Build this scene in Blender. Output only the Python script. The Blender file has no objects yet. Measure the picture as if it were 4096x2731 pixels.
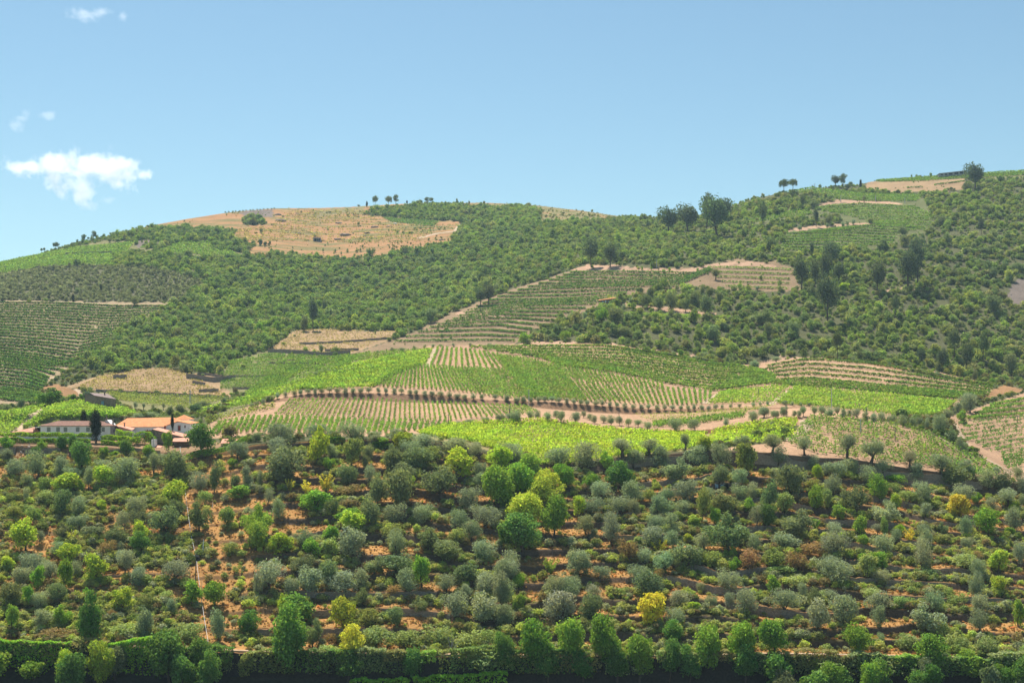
import bpy, math, random
import numpy as np

# ---------------------------------------------------------------- camera, sky, sun, exposure
scene = bpy.context.scene
COL = scene.collection
F, CX, HY = 5627.0, 2048.0, 1684.0        # photo pixels: focal length, centre column, true horizon row
HAZE = 0.00005
cam_data = bpy.data.cameras.new("camera")
cam = bpy.data.objects.new("camera", cam_data)
COL.objects.link(cam)
cam.location = (0, 0, 0)
cam.rotation_euler = (math.radians(90), 0, 0)
cam_data.sensor_width = 36.0
cam_data.lens = F / 4096 * 36.0
cam_data.shift_y = (HY - 2731 / 2) / 4096
cam_data.clip_start = 1.0
cam_data.clip_end = 60000.0
scene.camera = cam

SUN_EL, SUN_AZ = math.radians(60), math.radians(-22)   # azimuth from +Y, clockwise positive
world = bpy.data.worlds.new("World")
scene.world = world
world.use_nodes = True
wn = world.node_tree
sky = wn.nodes.new("ShaderNodeTexSky")
sky.sky_type = 'NISHITA'
sky.sun_disc = False
sky.sun_elevation = SUN_EL
sky.sun_rotation = SUN_AZ
sky.altitude = 200
sky.air_density = 1.0
sky.dust_density = 0.3
sky.ozone_density = 0.9
bg = wn.nodes["Background"]
bg.inputs["Strength"].default_value = 0.0605
tn = wn.nodes.new("ShaderNodeMix"); tn.data_type = 'RGBA'; tn.blend_type = 'MULTIPLY'; tn.inputs[0].default_value = 1.0
tn.inputs[7].default_value = (0.86, 1.03, 0.98, 1)          # clear cyan-blue summer air
wn.links.new(sky.outputs[0], tn.inputs[6]); wn.links.new(tn.outputs[2], bg.inputs["Color"])

sun_data = bpy.data.lights.new("sun", 'SUN')
sun_data.energy = 4.6
sun_data.angle = math.radians(0.53)
sun_data.color = (1.0, 0.955, 0.88)
sun = bpy.data.objects.new("sun", sun_data)
COL.objects.link(sun)
sun.location = (0, 600, 400)
sd = (math.sin(SUN_AZ) * math.cos(SUN_EL), math.cos(SUN_AZ) * math.cos(SUN_EL), math.sin(SUN_EL))
from mathutils import Vector
sun.rotation_euler = Vector(sd).to_track_quat('Z', 'Y').to_euler()

scene.view_settings.view_transform = 'Standard'
scene.view_settings.look = 'None'
scene.view_settings.exposure = 0.95
scene.view_settings.gamma = 1.0
scene.render.engine = 'CYCLES'
scene.cycles.max_bounces = 6
scene.cycles.diffuse_bounces = 3
scene.cycles.transmission_bounces = 4
scene.cycles.transparent_max_bounces = 8
scene.cycles.volume_bounces = 4
scene.cycles.use_denoising = True
scene.cycles.denoiser = "OPENIMAGEDENOISE"
scene.cycles.denoising_input_passes = "RGB_ALBEDO_NORMAL"
scene.cycles.sample_clamp_indirect = 6.0

RNG = np.random.default_rng(7)
random.seed(7)

# ---------------------------------------------------------------- photo crops -> photo pixels
FR = dict(q1=(0, 500, 2.138), q2=(1000, 700, 2.138), q3=(2000, 700, 2.138), q4=(2996, 600, 2.138),
          q5=(0, 1150, 2.138), q6=(1000, 1250, 2.138), q7=(2000, 1250, 2.138), q8=(2996, 1250, 2.138),
          A=(0, 1700, 2.24), B=(1000, 1700, 2.24), C=(2000, 1750, 2.24), D=(3046, 1750, 2.24),
          E=(0, 2181, 2.24), G=(2000, 2181, 2.24), H=(3046, 2181, 2.24), J=(1000, 2181, 2.24),
          h1=(0, 1560, 4.704), h2=(400, 1560, 4.704), S=(0, 0, 1.0))
def S(fr, x, y):
    ox, oy, k = FR[fr]
    return (ox + x / k, oy + y / k)
def SP(fr, pts):
    return [S(fr, *p) for p in pts]
def PW(sx, sy, D):
    return ((sx - CX) / F * D, D, (HY - sy) / F * D)

# ---------------------------------------------------------------- noise
def vnoise(x, y, seed=0):
    xi = np.floor(x).astype(np.int64); yi = np.floor(y).astype(np.int64)
    fx = x - xi; fy = y - yi
    fx = fx * fx * (3 - 2 * fx); fy = fy * fy * (3 - 2 * fy)
    def h(a, b):
        n = (a * 374761393 + b * 668265263 + seed * 974711) & 0x7fffffff
        n = ((n ^ (n >> 13)) * 1274126177) & 0x7fffffff
        return ((n ^ (n >> 16)) & 0xffff) / 65535.0
    return (h(xi, yi) * (1 - fx) + h(xi + 1, yi) * fx) * (1 - fy) + (h(xi, yi + 1) * (1 - fx) + h(xi + 1, yi + 1) * fx) * fy
def fbm(x, y, seed=0, o=4):
    a = 0; w = 0.5; t = 0
    for k in range(o):
        a = a + w * vnoise(x * 2 ** k, y * 2 ** k, seed + 17 * k); t += w; w *= 0.55
    return a / t

# ---------------------------------------------------------------- materials
def new_mat(name):
    m = bpy.data.materials.new(name); m.use_nodes = True
    nt = m.node_tree
    b = nt.nodes["Principled BSDF"]
    b.inputs["Roughness"].default_value = 0.85
    b.inputs["Specular IOR Level"].default_value = 0.15
    return m, nt, b
def N(nt, typ, **kw):
    n = nt.nodes.new(typ)
    for k, v in kw.items():
        setattr(n, k, v)
    return n
def simple(name, col, rough=0.85, noise=0.25, scale=2.0, bump=0.0, spec=0.15):
    m, nt, b = new_mat(name)
    tc = N(nt, "ShaderNodeTexCoord")
    tx = N(nt, "ShaderNodeTexNoise"); tx.inputs["Scale"].default_value = scale; tx.inputs["Detail"].default_value = 6
    nt.links.new(tc.outputs["Object"], tx.inputs["Vector"])
    mr = N(nt, "ShaderNodeMapRange"); mr.inputs[1].default_value = 0.3; mr.inputs[2].default_value = 0.7
    mr.inputs[3].default_value = 1 - noise; mr.inputs[4].default_value = 1 + noise
    nt.links.new(tx.outputs[0], mr.inputs[0])
    vm = N(nt, "ShaderNodeVectorMath", operation='SCALE'); vm.inputs[0].default_value = col
    nt.links.new(mr.outputs[0], vm.inputs["Scale"])
    nt.links.new(vm.outputs[0], b.inputs["Base Color"])
    b.inputs["Roughness"].default_value = rough; b.inputs["Specular IOR Level"].default_value = spec
    if bump:
        bp = N(nt, "ShaderNodeBump"); bp.inputs["Strength"].default_value = bump; bp.inputs["Distance"].default_value = 0.2
        nt.links.new(tx.outputs[0], bp.inputs["Height"]); nt.links.new(bp.outputs[0], b.inputs["Normal"])
    return m
def foliage(name, instanced, trans=0.36, nscale=0.6):
    m = bpy.data.materials.new(name); m.use_nodes = True
    nt = m.node_tree; nt.nodes.clear()
    out = N(nt, "ShaderNodeOutputMaterial")
    if instanced:
        src = N(nt, "ShaderNodeAttribute", attribute_type='INSTANCER', attribute_name='tint').outputs["Color"]
    else:
        src = N(nt, "ShaderNodeObjectInfo").outputs["Color"]
    geo = N(nt, "ShaderNodeNewGeometry")
    mr = N(nt, "ShaderNodeMapRange"); mr.inputs[3].default_value = 0.62 * 2.05; mr.inputs[4].default_value = 1.38 * 2.05
    nt.links.new(geo.outputs["Random Per Island"], mr.inputs[0])
    tx = N(nt, "ShaderNodeTexNoise"); tx.inputs["Scale"].default_value = nscale; tx.inputs["Detail"].default_value = 2
    nt.links.new(geo.outputs["Position"], tx.inputs["Vector"])
    hs = N(nt, "ShaderNodeHueSaturation")
    mh = N(nt, "ShaderNodeMapRange"); mh.inputs[1].default_value = 0.3; mh.inputs[2].default_value = 0.7
    mh.inputs[3].default_value = 0.475; mh.inputs[4].default_value = 0.52
    nt.links.new(tx.outputs[0], mh.inputs[0]); nt.links.new(mh.outputs[0], hs.inputs["Hue"])
    nt.links.new(mr.outputs[0], hs.inputs["Value"]); nt.links.new(src, hs.inputs["Color"])
    di = N(nt, "ShaderNodeBsdfDiffuse"); tr = N(nt, "ShaderNodeBsdfTranslucent")
    wm = N(nt, "ShaderNodeMix", data_type='RGBA', blend_type='MULTIPLY'); wm.inputs[0].default_value = 1
    wm.inputs[7].default_value = (1.25, 1.2, 0.6, 1)
    nt.links.new(hs.outputs[0], di.inputs["Color"]); nt.links.new(hs.outputs[0], wm.inputs[6])
    nt.links.new(wm.outputs[2], tr.inputs["Color"])
    mx = N(nt, "ShaderNodeMixShader"); mx.inputs[0].default_value = trans
    nt.links.new(di.outputs[0], mx.inputs[1]); nt.links.new(tr.outputs[0], mx.inputs[2])
    nt.links.new(mx.outputs[0], out.inputs["Surface"])
    return m
M_LEAF = foliage("leaf", False); M_LEAF_I = foliage("leaf_scrub", True)
M_VINE = foliage("vine_leaf", False, 0.5, 0.15)
M_BARK = simple("bark", (0.10, 0.075, 0.055), 0.9, 0.4, 3.0, 0.4)
M_DEAD = simple("dead_wood", (0.34, 0.30, 0.26), 0.9, 0.3, 3.0, 0.3)

# ---------------------------------------------------------------- mesh helpers
def mesh_np(name, V, Q, mats=(), col=None, mi=None, smooth=False):
    me = bpy.data.meshes.new(name)
    V = np.ascontiguousarray(V, dtype=np.float32); Q = np.ascontiguousarray(Q, dtype=np.int32)
    k = Q.shape[1]
    me.vertices.add(len(V)); me.vertices.foreach_set("co", V.ravel())
    me.loops.add(Q.size); me.loops.foreach_set("vertex_index", Q.ravel())
    me.polygons.add(len(Q)); me.polygons.foreach_set("loop_start", np.arange(len(Q), dtype=np.int32) * k)
    if smooth:
        me.polygons.foreach_set("use_smooth", np.ones(len(Q), dtype=bool))
    else:
        me.polygons.foreach_set("use_smooth", np.zeros(len(Q), dtype=bool))
    for m in mats:
        me.materials.append(m)
    if mi is not None:
        me.polygons.foreach_set("material_index", np.ascontiguousarray(mi, dtype=np.int32))
    me.update(calc_edges=True)
    if col is not None:
        a = me.color_attributes.new("ground_color", 'FLOAT_COLOR', 'POINT')
        c = np.ones((len(V), 4), dtype=np.float32); c[:, :3] = col
        a.data.foreach_set("color", c.ravel())
    return me
def link(name, me, parent=None, loc=(0, 0, 0)):
    o = bpy.data.objects.new(name, me); COL.objects.link(o); o.location = loc
    if parent is not None: o.parent = parent
    return o
def tag(o, label=None, cat=None, group=None, kind=None):
    if label: o["label"] = label
    if cat: o["category"] = cat
    if group: o["group"] = group
    if kind: o["kind"] = kind
    return o
class MB:
    def __init__(s): s.v = []; s.f = []
    def poly(s, pts):
        n = len(s.v); s.v += [tuple(p) for p in pts]; s.f.append(tuple(range(n, n + len(pts)))); return s
    def box(s, x0, x1, y0, y1, z0, z1):
        n = len(s.v)
        s.v += [(x0, y0, z0), (x1, y0, z0), (x1, y1, z0), (x0, y1, z0), (x0, y0, z1), (x1, y0, z1), (x1, y1, z1), (x0, y1, z1)]
        s.f += [tuple(n + i for i in q) for q in ((0, 3, 2, 1), (4, 5, 6, 7), (0, 1, 5, 4), (1, 2, 6, 5), (2, 3, 7, 6), (3, 0, 4, 7))]
        return s
    def tube(s, pts, rad, seg=6):
        n = len(s.v)
        P = [Vector(p) for p in pts]
        for i, p in enumerate(P):
            d = (P[min(i + 1, len(P) - 1)] - P[max(i - 1, 0)]).normalized()
            a = d.cross(Vector((0.31, 0.9, 0.2))).normalized(); b = d.cross(a)
            for k in range(seg):
                t = 2 * math.pi * k / seg
                s.v.append(tuple(p + (a * math.cos(t) + b * math.sin(t)) * rad[i]))
        for i in range(len(P) - 1):
            for k in range(seg):
                k2 = (k + 1) % seg
                s.f.append((n + i * seg + k, n + i * seg + k2, n + (i + 1) * seg + k2, n + (i + 1) * seg + k))
        s.f.append(tuple(n + k for k in reversed(range(seg))))
        s.f.append(tuple(n + (len(P) - 1) * seg + k for k in range(seg)))
        return s
    def build(s, name, m, parent=None, loc=(0, 0, 0)):
        me = bpy.data.meshes.new(name); me.from_pydata(s.v, [], s.f); me.materials.append(m); me.update()
        return link(name, me, parent, loc)
def empty(name, loc):
    o = bpy.data.objects.new(name, None); COL.objects.link(o); o.location = loc; o.empty_display_size = 0.5
    return o

# ---------------------------------------------------------------- terrain: feature lines of the photo, each with its own distance
def ln(pts):
    pts = sorted(pts); a = np.array(pts, float)
    return lambda x: np.interp(x, a[:, 0], a[:, 1])
XS = np.arange(-900, 5001, 6.0)
def sm(a, k=7):
    w = np.hanning(2 * k + 1); w /= w.sum()
    return np.convolve(np.pad(a, k, mode='edge'), w, 'valid')
y_path = ln([(-900, 2565), (0, 2568), (388, 2576), (759, 2592), (1000, 2603), (1670, 2614), (2500, 2625), (3068, 2612), (3225, 2614), (4073, 2632), (5000, 2640)])(XS)
y2b = ln([(-900, 1790), (0, 1778), (430, 1786), (700, 1812), (900, 1800), (1027, 1772), (1300, 1757), (1650, 1750), (1772, 1767), (1982, 1812), (2140, 1850), (2350, 1845), (2468, 1832), (2561, 1825), (2748, 1807), (2889, 1802), (3061, 1809), (3277, 1830), (3393, 1833), (3627, 1872), (3927, 1909), (4096, 1935), (5000, 2030)])(XS)
h2 = ln([(-900, 2.5), (430, 2.5), (520, 1.0), (2300, 1.0), (2450, 3.0), (2750, 3.2), (2889, 2.2), (3000, 3.8), (3900, 4.2), (4096, 3), (5000, 2)])(XS)
y3 = ln([(-900, 1738), (0, 1740), (740, 1740), (850, 1716), (950, 1690), (1000, 1674), (1300, 1680), (1650, 1706), (1772, 1711), (1935, 1690), (2000, 1687), (2187, 1683), (2327, 1697), (2468, 1713), (2608, 1720), (2795, 1722), (2912, 1713), (3100, 1680), (3206, 1666), (3417, 1671), (3581, 1706), (3721, 1732), (3885, 1811), (4025, 1878), (4096, 1905), (5000, 1990)])(XS)
D3 = ln([(-900, 577), (740, 577), (900, 600), (1000, 620), (1600, 620), (1750, 605), (3300, 600), (4000, 570), (5000, 562)])(XS)
h3 = ln([(-900, 0), (1850, 0), (1950, 1.3), (3100, 1.5), (3250, 0.3), (5000, 0)])(XS)
y4a = ln([(-900, 1690), (0, 1692), (700, 1697), (800, 1678), (900, 1655), (1000, 1622), (1164, 1599), (1421, 1598), (1748, 1612), (2090, 1624), (2234, 1638), (2374, 1650), (2538, 1657), (2748, 1652), (2889, 1640), (3100, 1636), (3206, 1630), (3417, 1640), (3600, 1656), (3721, 1680), (3885, 1742), (4025, 1800), (4096, 1830), (5000, 1890)])(XS)
y4b = ln([(-900, 1655), (0, 1660), (350, 1650), (600, 1675), (700, 1688), (850, 1662), (1000, 1612), (1164, 1586), (1234, 1573), (1421, 1568), (1561, 1577), (1748, 1577), (1935, 1598), (2090, 1603), (2234, 1610), (2421, 1624), (2608, 1636), (2795, 1634), (2889, 1632), (3100, 1630), (3206, 1626), (3417, 1636), (3600, 1651), (3721, 1675), (3885, 1735), (4025, 1792), (4096, 1822), (5000, 1880)])(XS)
D4 = ln([(-900, 600), (700, 602), (900, 635), (1000, 655), (1200, 662), (3000, 660), (3500, 650), (3900, 640), (4096, 635), (5000, 630)])(XS)
y5 = ln([(-900, 1690), (0, 1657), (96, 1645), (181, 1624), (298, 1611), (372, 1620), (500, 1640), (600, 1658), (700, 1664), (772, 1655), (889, 1620), (1000, 1578), (1100, 1545), (1210, 1484), (1388, 1428), (1600, 1405), (1734, 1390), (1982, 1388), (2140, 1379), (2421, 1386), (2655, 1418), (2889, 1456), (3005, 1475), (3080, 1465), (3183, 1444), (3370, 1446), (3557, 1470), (3791, 1517), (3978, 1547), (4096, 1556), (5000, 1560)])(XS)
D5 = ln([(-900, 650), (650, 652), (900, 690), (1100, 720), (1400, 775), (1734, 820), (2400, 840), (3000, 855), (3400, 845), (4096, 840), (5000, 840)])(XS)
dip = ln([(-900, 7), (600, 6), (900, 10), (1100, 12), (1700, 12), (2000, 5), (2300, -4), (5000, -5)])(XS)
y7 = ln([(-900, 1612), (0, 1606), (350, 1596), (700, 1612), (900, 1590), (1100, 1530), (1210, 1472), (1388, 1416), (1734, 1378), (1982, 1374), (2140, 1365), (2421, 1370), (2655, 1395), (2889, 1432), (3005, 1448), (3183, 1424), (3370, 1428), (3557, 1450), (3791, 1495), (3978, 1522), (4096, 1530), (5000, 1530)])(XS)
D7 = ln([(-900, 800), (350, 800), (700, 810), (1100, 850), (1400, 920), (1734, 965), (2400, 900), (3000, 900), (5000, 890)])(XS)
y8 = ln([(-900, 1240), (0, 1201), (700, 1185), (1300, 1195), (1700, 1150), (2340, 1075), (2800, 1060), (3200, 1065), (3700, 1100), (4096, 1130), (5000, 1150)])(XS)
D8 = ln([(-900, 1150), (700, 1180), (1300, 1260), (1700, 1260), (2340, 1150), (2800, 1130), (3200, 1120), (5000, 1130)])(XS)
y9 = ln([(-900, 1230), (0, 1047), (154, 1017), (281, 982), (388, 956), (538, 916), (748, 876), (935, 846), (1099, 833), (1421, 825), (1678, 812), (1935, 810), (2140, 819), (2327, 843), (2468, 864), (2608, 871), (2795, 862), (2921, 825), (3006, 796), (3100, 776), (3230, 752), (3417, 740), (3487, 724), (3651, 705), (3768, 703), (3885, 694), (4096, 684), (5000, 655)])(XS)
D9 = ln([(-900, 1450), (0, 1500), (700, 1660), (1300, 1800), (1935, 1850), (2500, 1700), (2700, 1620), (3100, 1500), (3500, 1600), (4096, 1580), (5000, 1560)])(XS)
for nm in "y_path y2b h2 y3 y4a y4b y5 dip y7 y8 y9 D3 D4 D5 D7 D8 D9 h3".split():
    globals()[nm] = sm(globals()[nm], 5)
zy = lambda y, D: (HY - y) / F * D
O1 = np.ones_like(XS)
D2 = 540 * O1
z2b = zy(y2b, 540)
z3 = zy(y3, D3)
LD = [O1 * 240, O1 * 385, O1 * 398, O1 * 401.5, O1 * 405.5, D2 - 1.2, D2, D3 - 1.5, D3, D4, D4 + 5, D5, D5 + 45, D7, D8, D9, D9 + 180, D9 + 900]
zp = zy(y_path, 402)
LZ = [zp - 28, zp - 14, zp - 7.5, zp, zp + 0.15, z2b - h2, z2b, z3 - h3, z3, zy(y4a, D4), zy(y4b, D4 + 5), zy(y5, D5), zy(y5, D5) - dip, zy(y7, D7), zy(y8, D8), zy(y9, D9), zy(y9, D9) - 45, zy(y9, D9) - 230]
DR = np.concatenate([np.arange(240, 396, 6), np.arange(396, 541.4, 0.4), np.arange(541.6, 700, 0.8), np.arange(700, 900, 1.7), np.arange(900, 1900, 3.0), np.arange(1900, 2801, 30.0)])
LDm = np.array(LD); LZm = np.array(LZ)
Z = np.empty((len(DR), len(XS)))
for j in range(len(XS)):
    Z[:, j] = np.interp(DR, LDm[:, j], LZm[:, j])
DD, XX = np.meshgrid(DR, XS, indexing='ij')
WX = (XX - CX) / F * DD
# terraces of the near slope
zA = LZm[4][None, :]; zB = LZm[5][None, :]
fg = (DD > 405.5) & (DD < D2[None, :] - 1.2)
NT = 13
sN = np.clip((Z - zA) / (zB - zA), 0, 1) * NT
warp = (fbm(WX / 45, DD / 60, 3, 3) - 0.5) * 2.0 + (XX - 2048) / 2048 * 0.35 + (vnoise(WX / 9, DD / 20, 8) - 0.5) * 0.25
sN2 = np.clip(sN + warp * np.clip(sN / 1.5, 0, 1) * np.clip((NT - sN) / 1.5, 0, 1), 0, NT)
kk = np.floor(sN2); ff = sN2 - kk
prof = np.where(ff < 0.86, 0.25 * ff / 0.88, 0.25 + 0.75 * (ff - 0.88) / 0.12)
amp = np.clip(np.interp(XX, [-900, 300, 900, 1250, 5000], [0.16, 0.2, 0.25, 0.8, 1.0]) * (0.45 + 1.1 * fbm(WX / 30, DD / 25, 21, 3)), 0, 1)
dz = (kk + prof - sN2) / NT * (zB - zA) * amp
Z = Z + np.where(fg, dz, 0)
riser = np.where(fg & (ff >= 0.88), amp, 0)
# natural roughness: none on the vineyard knoll, growing on the hills
rough = np.interp(DD, [240, 400, 410, 530, 545, 880, 1000, 1250, 1420], [0, 0, 0.5, 0.5, 0.08, 0.15, 7, 9, 3.0])
Z = Z + (fbm(WX / np.where(DD > 880, 120, 9), DD / np.where(DD > 880, 150, 9), 5, 4) - 0.5) * rough
YP = HY - Z / DD * F
def pick(sx, sy, dmin=399.0):
    """distance at which the view ray through photo pixel (sx, sy) meets the ground"""
    j = (sx - XS[0]) / 6.0; j0 = int(np.clip(math.floor(j), 0, len(XS) - 2)); t = min(max(j - j0, 0), 1)
    yp = YP[:, j0] * (1 - t) + YP[:, j0 + 1] * t
    ok = (yp <= sy) & (DR >= dmin)
    if not ok.any(): return None
    i = int(np.argmax(ok))
    if i == 0: return DR[0]
    a, b = yp[i - 1], yp[i]
    w = (a - sy) / (a - b) if a > b else 1.0
    return DR[i - 1] + (DR[i] - DR[i - 1]) * min(max(w, 0), 1)
def gz(x, D):
    x = np.asarray(x, float); D = np.asarray(D, float)
    j = np.clip((x / D * F + CX - XS[0]) / 6.0, 0, len(XS) - 1.001); j0 = j.astype(int); t = j - j0
    i = np.clip(np.searchsorted(DR, D) - 1, 0, len(DR) - 2); u = np.clip((D - DR[i]) / (DR[i + 1] - DR[i]), 0, 1)
    return (Z[i, j0] * (1 - t) + Z[i, j0 + 1] * t) * (1 - u) + (Z[i + 1, j0] * (1 - t) + Z[i + 1, j0 + 1] * t) * u
def gp(sx, sy, dmin=399.0):
    D = pick(sx, sy, dmin)
    if D is None: D = float(np.interp(sx, XS, D9))
    x = (sx - CX) / F * D
    return x, D, float(gz(x, D))
# ---------------------------------------------------------------- land cover: fields traced as plots of ground
LW, LH = 1024 + 300, 683 + 60
LAB = np.zeros((LH, LW), np.int16)          # 4 photo pixels per cell, x offset 600
def plot(lab, pts):
    p = np.array(pts, float); p[:, 0] = (p[:, 0] + 600) / 4; p[:, 1] = p[:, 1] / 4
    x0, x1 = int(max(p[:, 0].min(), 0)), int(min(p[:, 0].max() + 2, LW)); y0, y1 = int(max(p[:, 1].min(), 0)), int(min(p[:, 1].max() + 2, LH))
    if x1 <= x0 or y1 <= y0: return
    gx, gy = np.meshgrid(np.arange(x0, x1) + .5, np.arange(y0, y1) + .5)
    ins = np.zeros(gx.shape, bool)
    for i in range(len(p)):
        ax, ay = p[i]; bx, by = p[(i + 1) % len(p)]
        if ay == by: continue
        c = ((ay > gy) != (by > gy)) & (gx < (bx - ax) * (gy - ay) / (by - ay) + ax)
        ins ^= c
    LAB[y0:y1, x0:x1][ins] = lab
# 1 dry orange, 2 olive-tan, 3 green plot, 4 vine terraces, 5 tan, 6 knoll soil, 7 bright vineyard soil, 8 orange earth, 9 near slope, 10 yard, 11 grey scrub, 12 rubble
plot(11, SP('q1', [(-900, 1300), (0, 1270), (400, 1215), (1000, 1215), (1300, 1220), (1600, 1290), (1750, 1360), (1550, 1520), (0, 1510), (-900, 1520)]))
plot(1, SP('q2', [(-1150, 270), (-700, 150), (-200, 70), (0, 10), (500, -30), (1900, -30), (2000, 235), (1900, 300), (1820, 420), (1700, 590), (1500, 622), (1200, 680), (1100, 722), (760, 715), (500, 700), (200, 665), (0, 710), (-60, 690), (40, 600), (-100, 560), (-170, 545), (-100, 480), (-200, 470), (-800, 440), (-1150, 380)]))
plot(1, SP('q1', [(860, 960), (1250, 840), (1700, 770), (2352, 690), (2352, 980), (2100, 1000), (1930, 975), (2060, 890), (1300, 870), (1130, 900), (950, 950)]))
plot(0, SP('q2', [(960, 340), (1020, 310), (1250, 265), (1500, 245), (1800, 235), (1900, 290), (1830, 400), (1600, 390), (1300, 372)]))
plot(0, SP('q1', [(2090, 790), (2230, 790), (2280, 850), (2080, 855)]))
plot(3, SP('q2', [(1130, 365), (1330, 375), (1620, 400), (1560, 440), (1200, 400)]))
plot(2, SP('q2', [(500, 300), (1000, 265), (960, 330), (560, 350)]))
plot(12, SP('q1', [(2040, 750), (2200, 725), (2330, 715), (2352, 790), (2100, 785)]))
plot(2, SP('q3', [(-300, 230), (0, 225), (500, 270), (1000, 345), (1050, 360), (800, 405), (480, 410), (340, 420), (350, 300), (120, 250), (0, 290), (-250, 250)]))
plot(3, SP('q1', [(-900, 1250), (0, 1165), (330, 1100), (650, 1040), (900, 985), (1150, 1000), (1180, 1050), (1400, 1070), (1550, 1000), (1800, 1000), (1830, 1060), (2120, 1095), (2060, 1140), (1700, 1130), (1350, 1095), (980, 1110), (1190, 1200), (400, 1215), (0, 1280), (-900, 1340)]))
plot(0, SP('q1', [(940, 1160), (1100, 1080), (1380, 1090), (1370, 1110), (1200, 1210), (960, 1190)]))
plot(12, SP('q1', [(1180, 985), (1400, 990), (1360, 1030), (1170, 1050)]))
plot(14, SP('q5', [(-900, 100), (0, 115), (1500, 125), (1440, 180), (1280, 260), (1100, 340), (1020, 420), (850, 560), (640, 640), (580, 710), (420, 800), (350, 900), (310, 1010), (-900, 1040)]))
plot(5, SP('q5', [(560, 850), (700, 800), (850, 750), (1150, 700), (1430, 685), (1640, 740), (2020, 770), (1980, 850), (2000, 935), (1700, 930), (1300, 905), (820, 875), (660, 870)]))
plot(8, SP('q5', [(330, 860), (480, 820), (600, 860), (700, 880), (720, 930), (560, 940), (400, 880)]))
plot(3, SP('q5', [(830, 890), (1300, 915), (1960, 945), (1900, 1020), (1640, 1070), (1150, 1060), (1000, 980)]))
plot(3, SP('q6', [(-200, 420), (150, 330), (700, 370), (850, 380), (700, 450), (420, 560), (200, 660), (-150, 690), (-250, 620)]))
plot(5, SP('q6', [(180, 300), (390, 150), (600, 142), (1330, 165), (1200, 235), (850, 360), (600, 352), (150, 335)]))
plot(4, SP('q3', [(590, 830), (760, 780), (900, 785), (1750, 800), (2352, 735), (2480, 800), (2480, 990), (1950, 985), (1650, 960), (1300, 990), (1000, 1060), (850, 1130), (550, 1220), (300, 1330), (120, 1450), (-300, 1450), (-740, 1480), (-1200, 1580), (-1330, 1560), (-730, 1340), (-400, 1170), (150, 960)]))
plot(3, SP('q3', [(1060, 1170), (1500, 1195), (1980, 1215), (1960, 1245), (1060, 1220)]))
plot(4, SP('q4', [(-380, 1000), (-100, 930), (370, 995), (440, 1200), (0, 1200), (-200, 1180)]))
plot(13, SP('q4', [(240, 350), (560, 322), (1000, 375), (1500, 385), (1560, 560), (1600, 700), (1280, 770), (1230, 840), (550, 880), (260, 860), (330, 700), (400, 690), (800, 640), (760, 560), (0, 640), (0, 600), (480, 500), (760, 450), (640, 395)]))
plot(5, SP('q4', [(1000, 262), (1400, 250), (1850, 225), (1850, 335), (1700, 355), (1300, 365), (1000, 335)]))
plot(3, SP('q4', [(1050, 262), (1500, 235), (2352, 170), (3200, 130), (3200, 230), (2352, 238), (1950, 235), (1500, 262), (1080, 275)]))
plot(12, SP('q4', [(2190, 1260), (2230, 1200), (2280, 1110), (2400, 1090), (2400, 1330), (2240, 1310)]))
def bank(fr, pts, th):
    up = [(x, y - th / 2 - th * .3 * math.sin(x / 37)) for x, y in pts]; dn = [(x, y + th / 2) for x, y in pts]
    plot(8, SP(fr, up + dn[::-1]))
bank('q3', [(610, 822), (760, 795), (1000, 800), (1300, 815), (1550, 825), (1730, 800), (1850, 770), (2000, 755), (2150, 765), (2352, 790)], 34)
bank('q3', [(1080, 1105), (1300, 1135), (1500, 1160), (1700, 1195), (1850, 1205)], 36)
bank('q3', [(265, 1432), (500, 1440), (700, 1450), (1000, 1470), (1300, 1500), (1700, 1560)], 26)
bank('q2', [(1760, 1185), (1850, 1180), (2000, 1195), (2150, 1215), (2300, 1250)], 24)
bank('q8', [(90, 440), (280, 398), (600, 395), (900, 430), (1200, 470), (1500, 500), (1850, 572), (1990, 600)], 26)
bank('q4', [(600, 470), (760, 445), (980, 450), (1180, 450), (1300, 460)], 20)
bank('q4', [(330, 690), (500, 670), (700, 650), (900, 630), (1080, 625)], 20)
bank('q4', [(1130, 1225), (1280, 1190), (1420, 1215)], 30)
bank('q1', [(860, 955), (1000, 925), (1130, 900)], 14)
# the knoll and the plateau
plot(6, SP('q6', [(-600, 1090), (-250, 900), (0, 720), (450, 470), (850, 380), (1570, 285), (2352, 270), (2480, 265), (3040, 290), (3540, 380), (4100, 470), (4170, 460), (4270, 430), (4420, 420), (4800, 395), (5100, 415), (5470, 475), (5970, 575), (6340, 640), (6390, 690), (6120, 745), (6050, 790), (5870, 890), (5500, 900), (5100, 1000), (4700, 960), (4200, 960), (3600, 1040), (2352, 950), (1500, 1050), (0, 1060)]))
plot(7, SP('q6', [(1400, 1050), (1700, 965), (2100, 940), (2352, 935), (2800, 965), (3100, 1005), (3500, 1030), (3900, 1040), (4200, 945), (4330, 920), (4180, 1100), (3800, 1170), (3200, 1230), (2600, 1300), (2100, 1190), (1700, 1110)]))
plot(6, SP('q8', [(300, 1100), (520, 890), (900, 890), (1250, 950), (1560, 1040), (2300, 1380), (2500, 1450), (2000, 1420), (1350, 1340), (600, 1250), (100, 1190), (-300, 1170)]))
plot(6, SP('q8', [(1700, 900), (2050, 780), (2352, 690), (3400, 700), (3400, 1500), (2352, 1420), (2000, 1240), (1800, 1060)]))
plot(8, SP('q8', [(2090, 655), (2180, 622), (2290, 640), (2352, 668), (2300, 690), (2150, 700), (2050, 740), (2000, 740)]))
plot(3, SP('q5', [(-900, 1120), (0, 1070), (250, 1025), (420, 1020), (640, 985), (900, 1000), (1170, 1085), (1000, 1130), (560, 1150), (200, 1210), (0, 1290), (-900, 1290)]))
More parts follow.
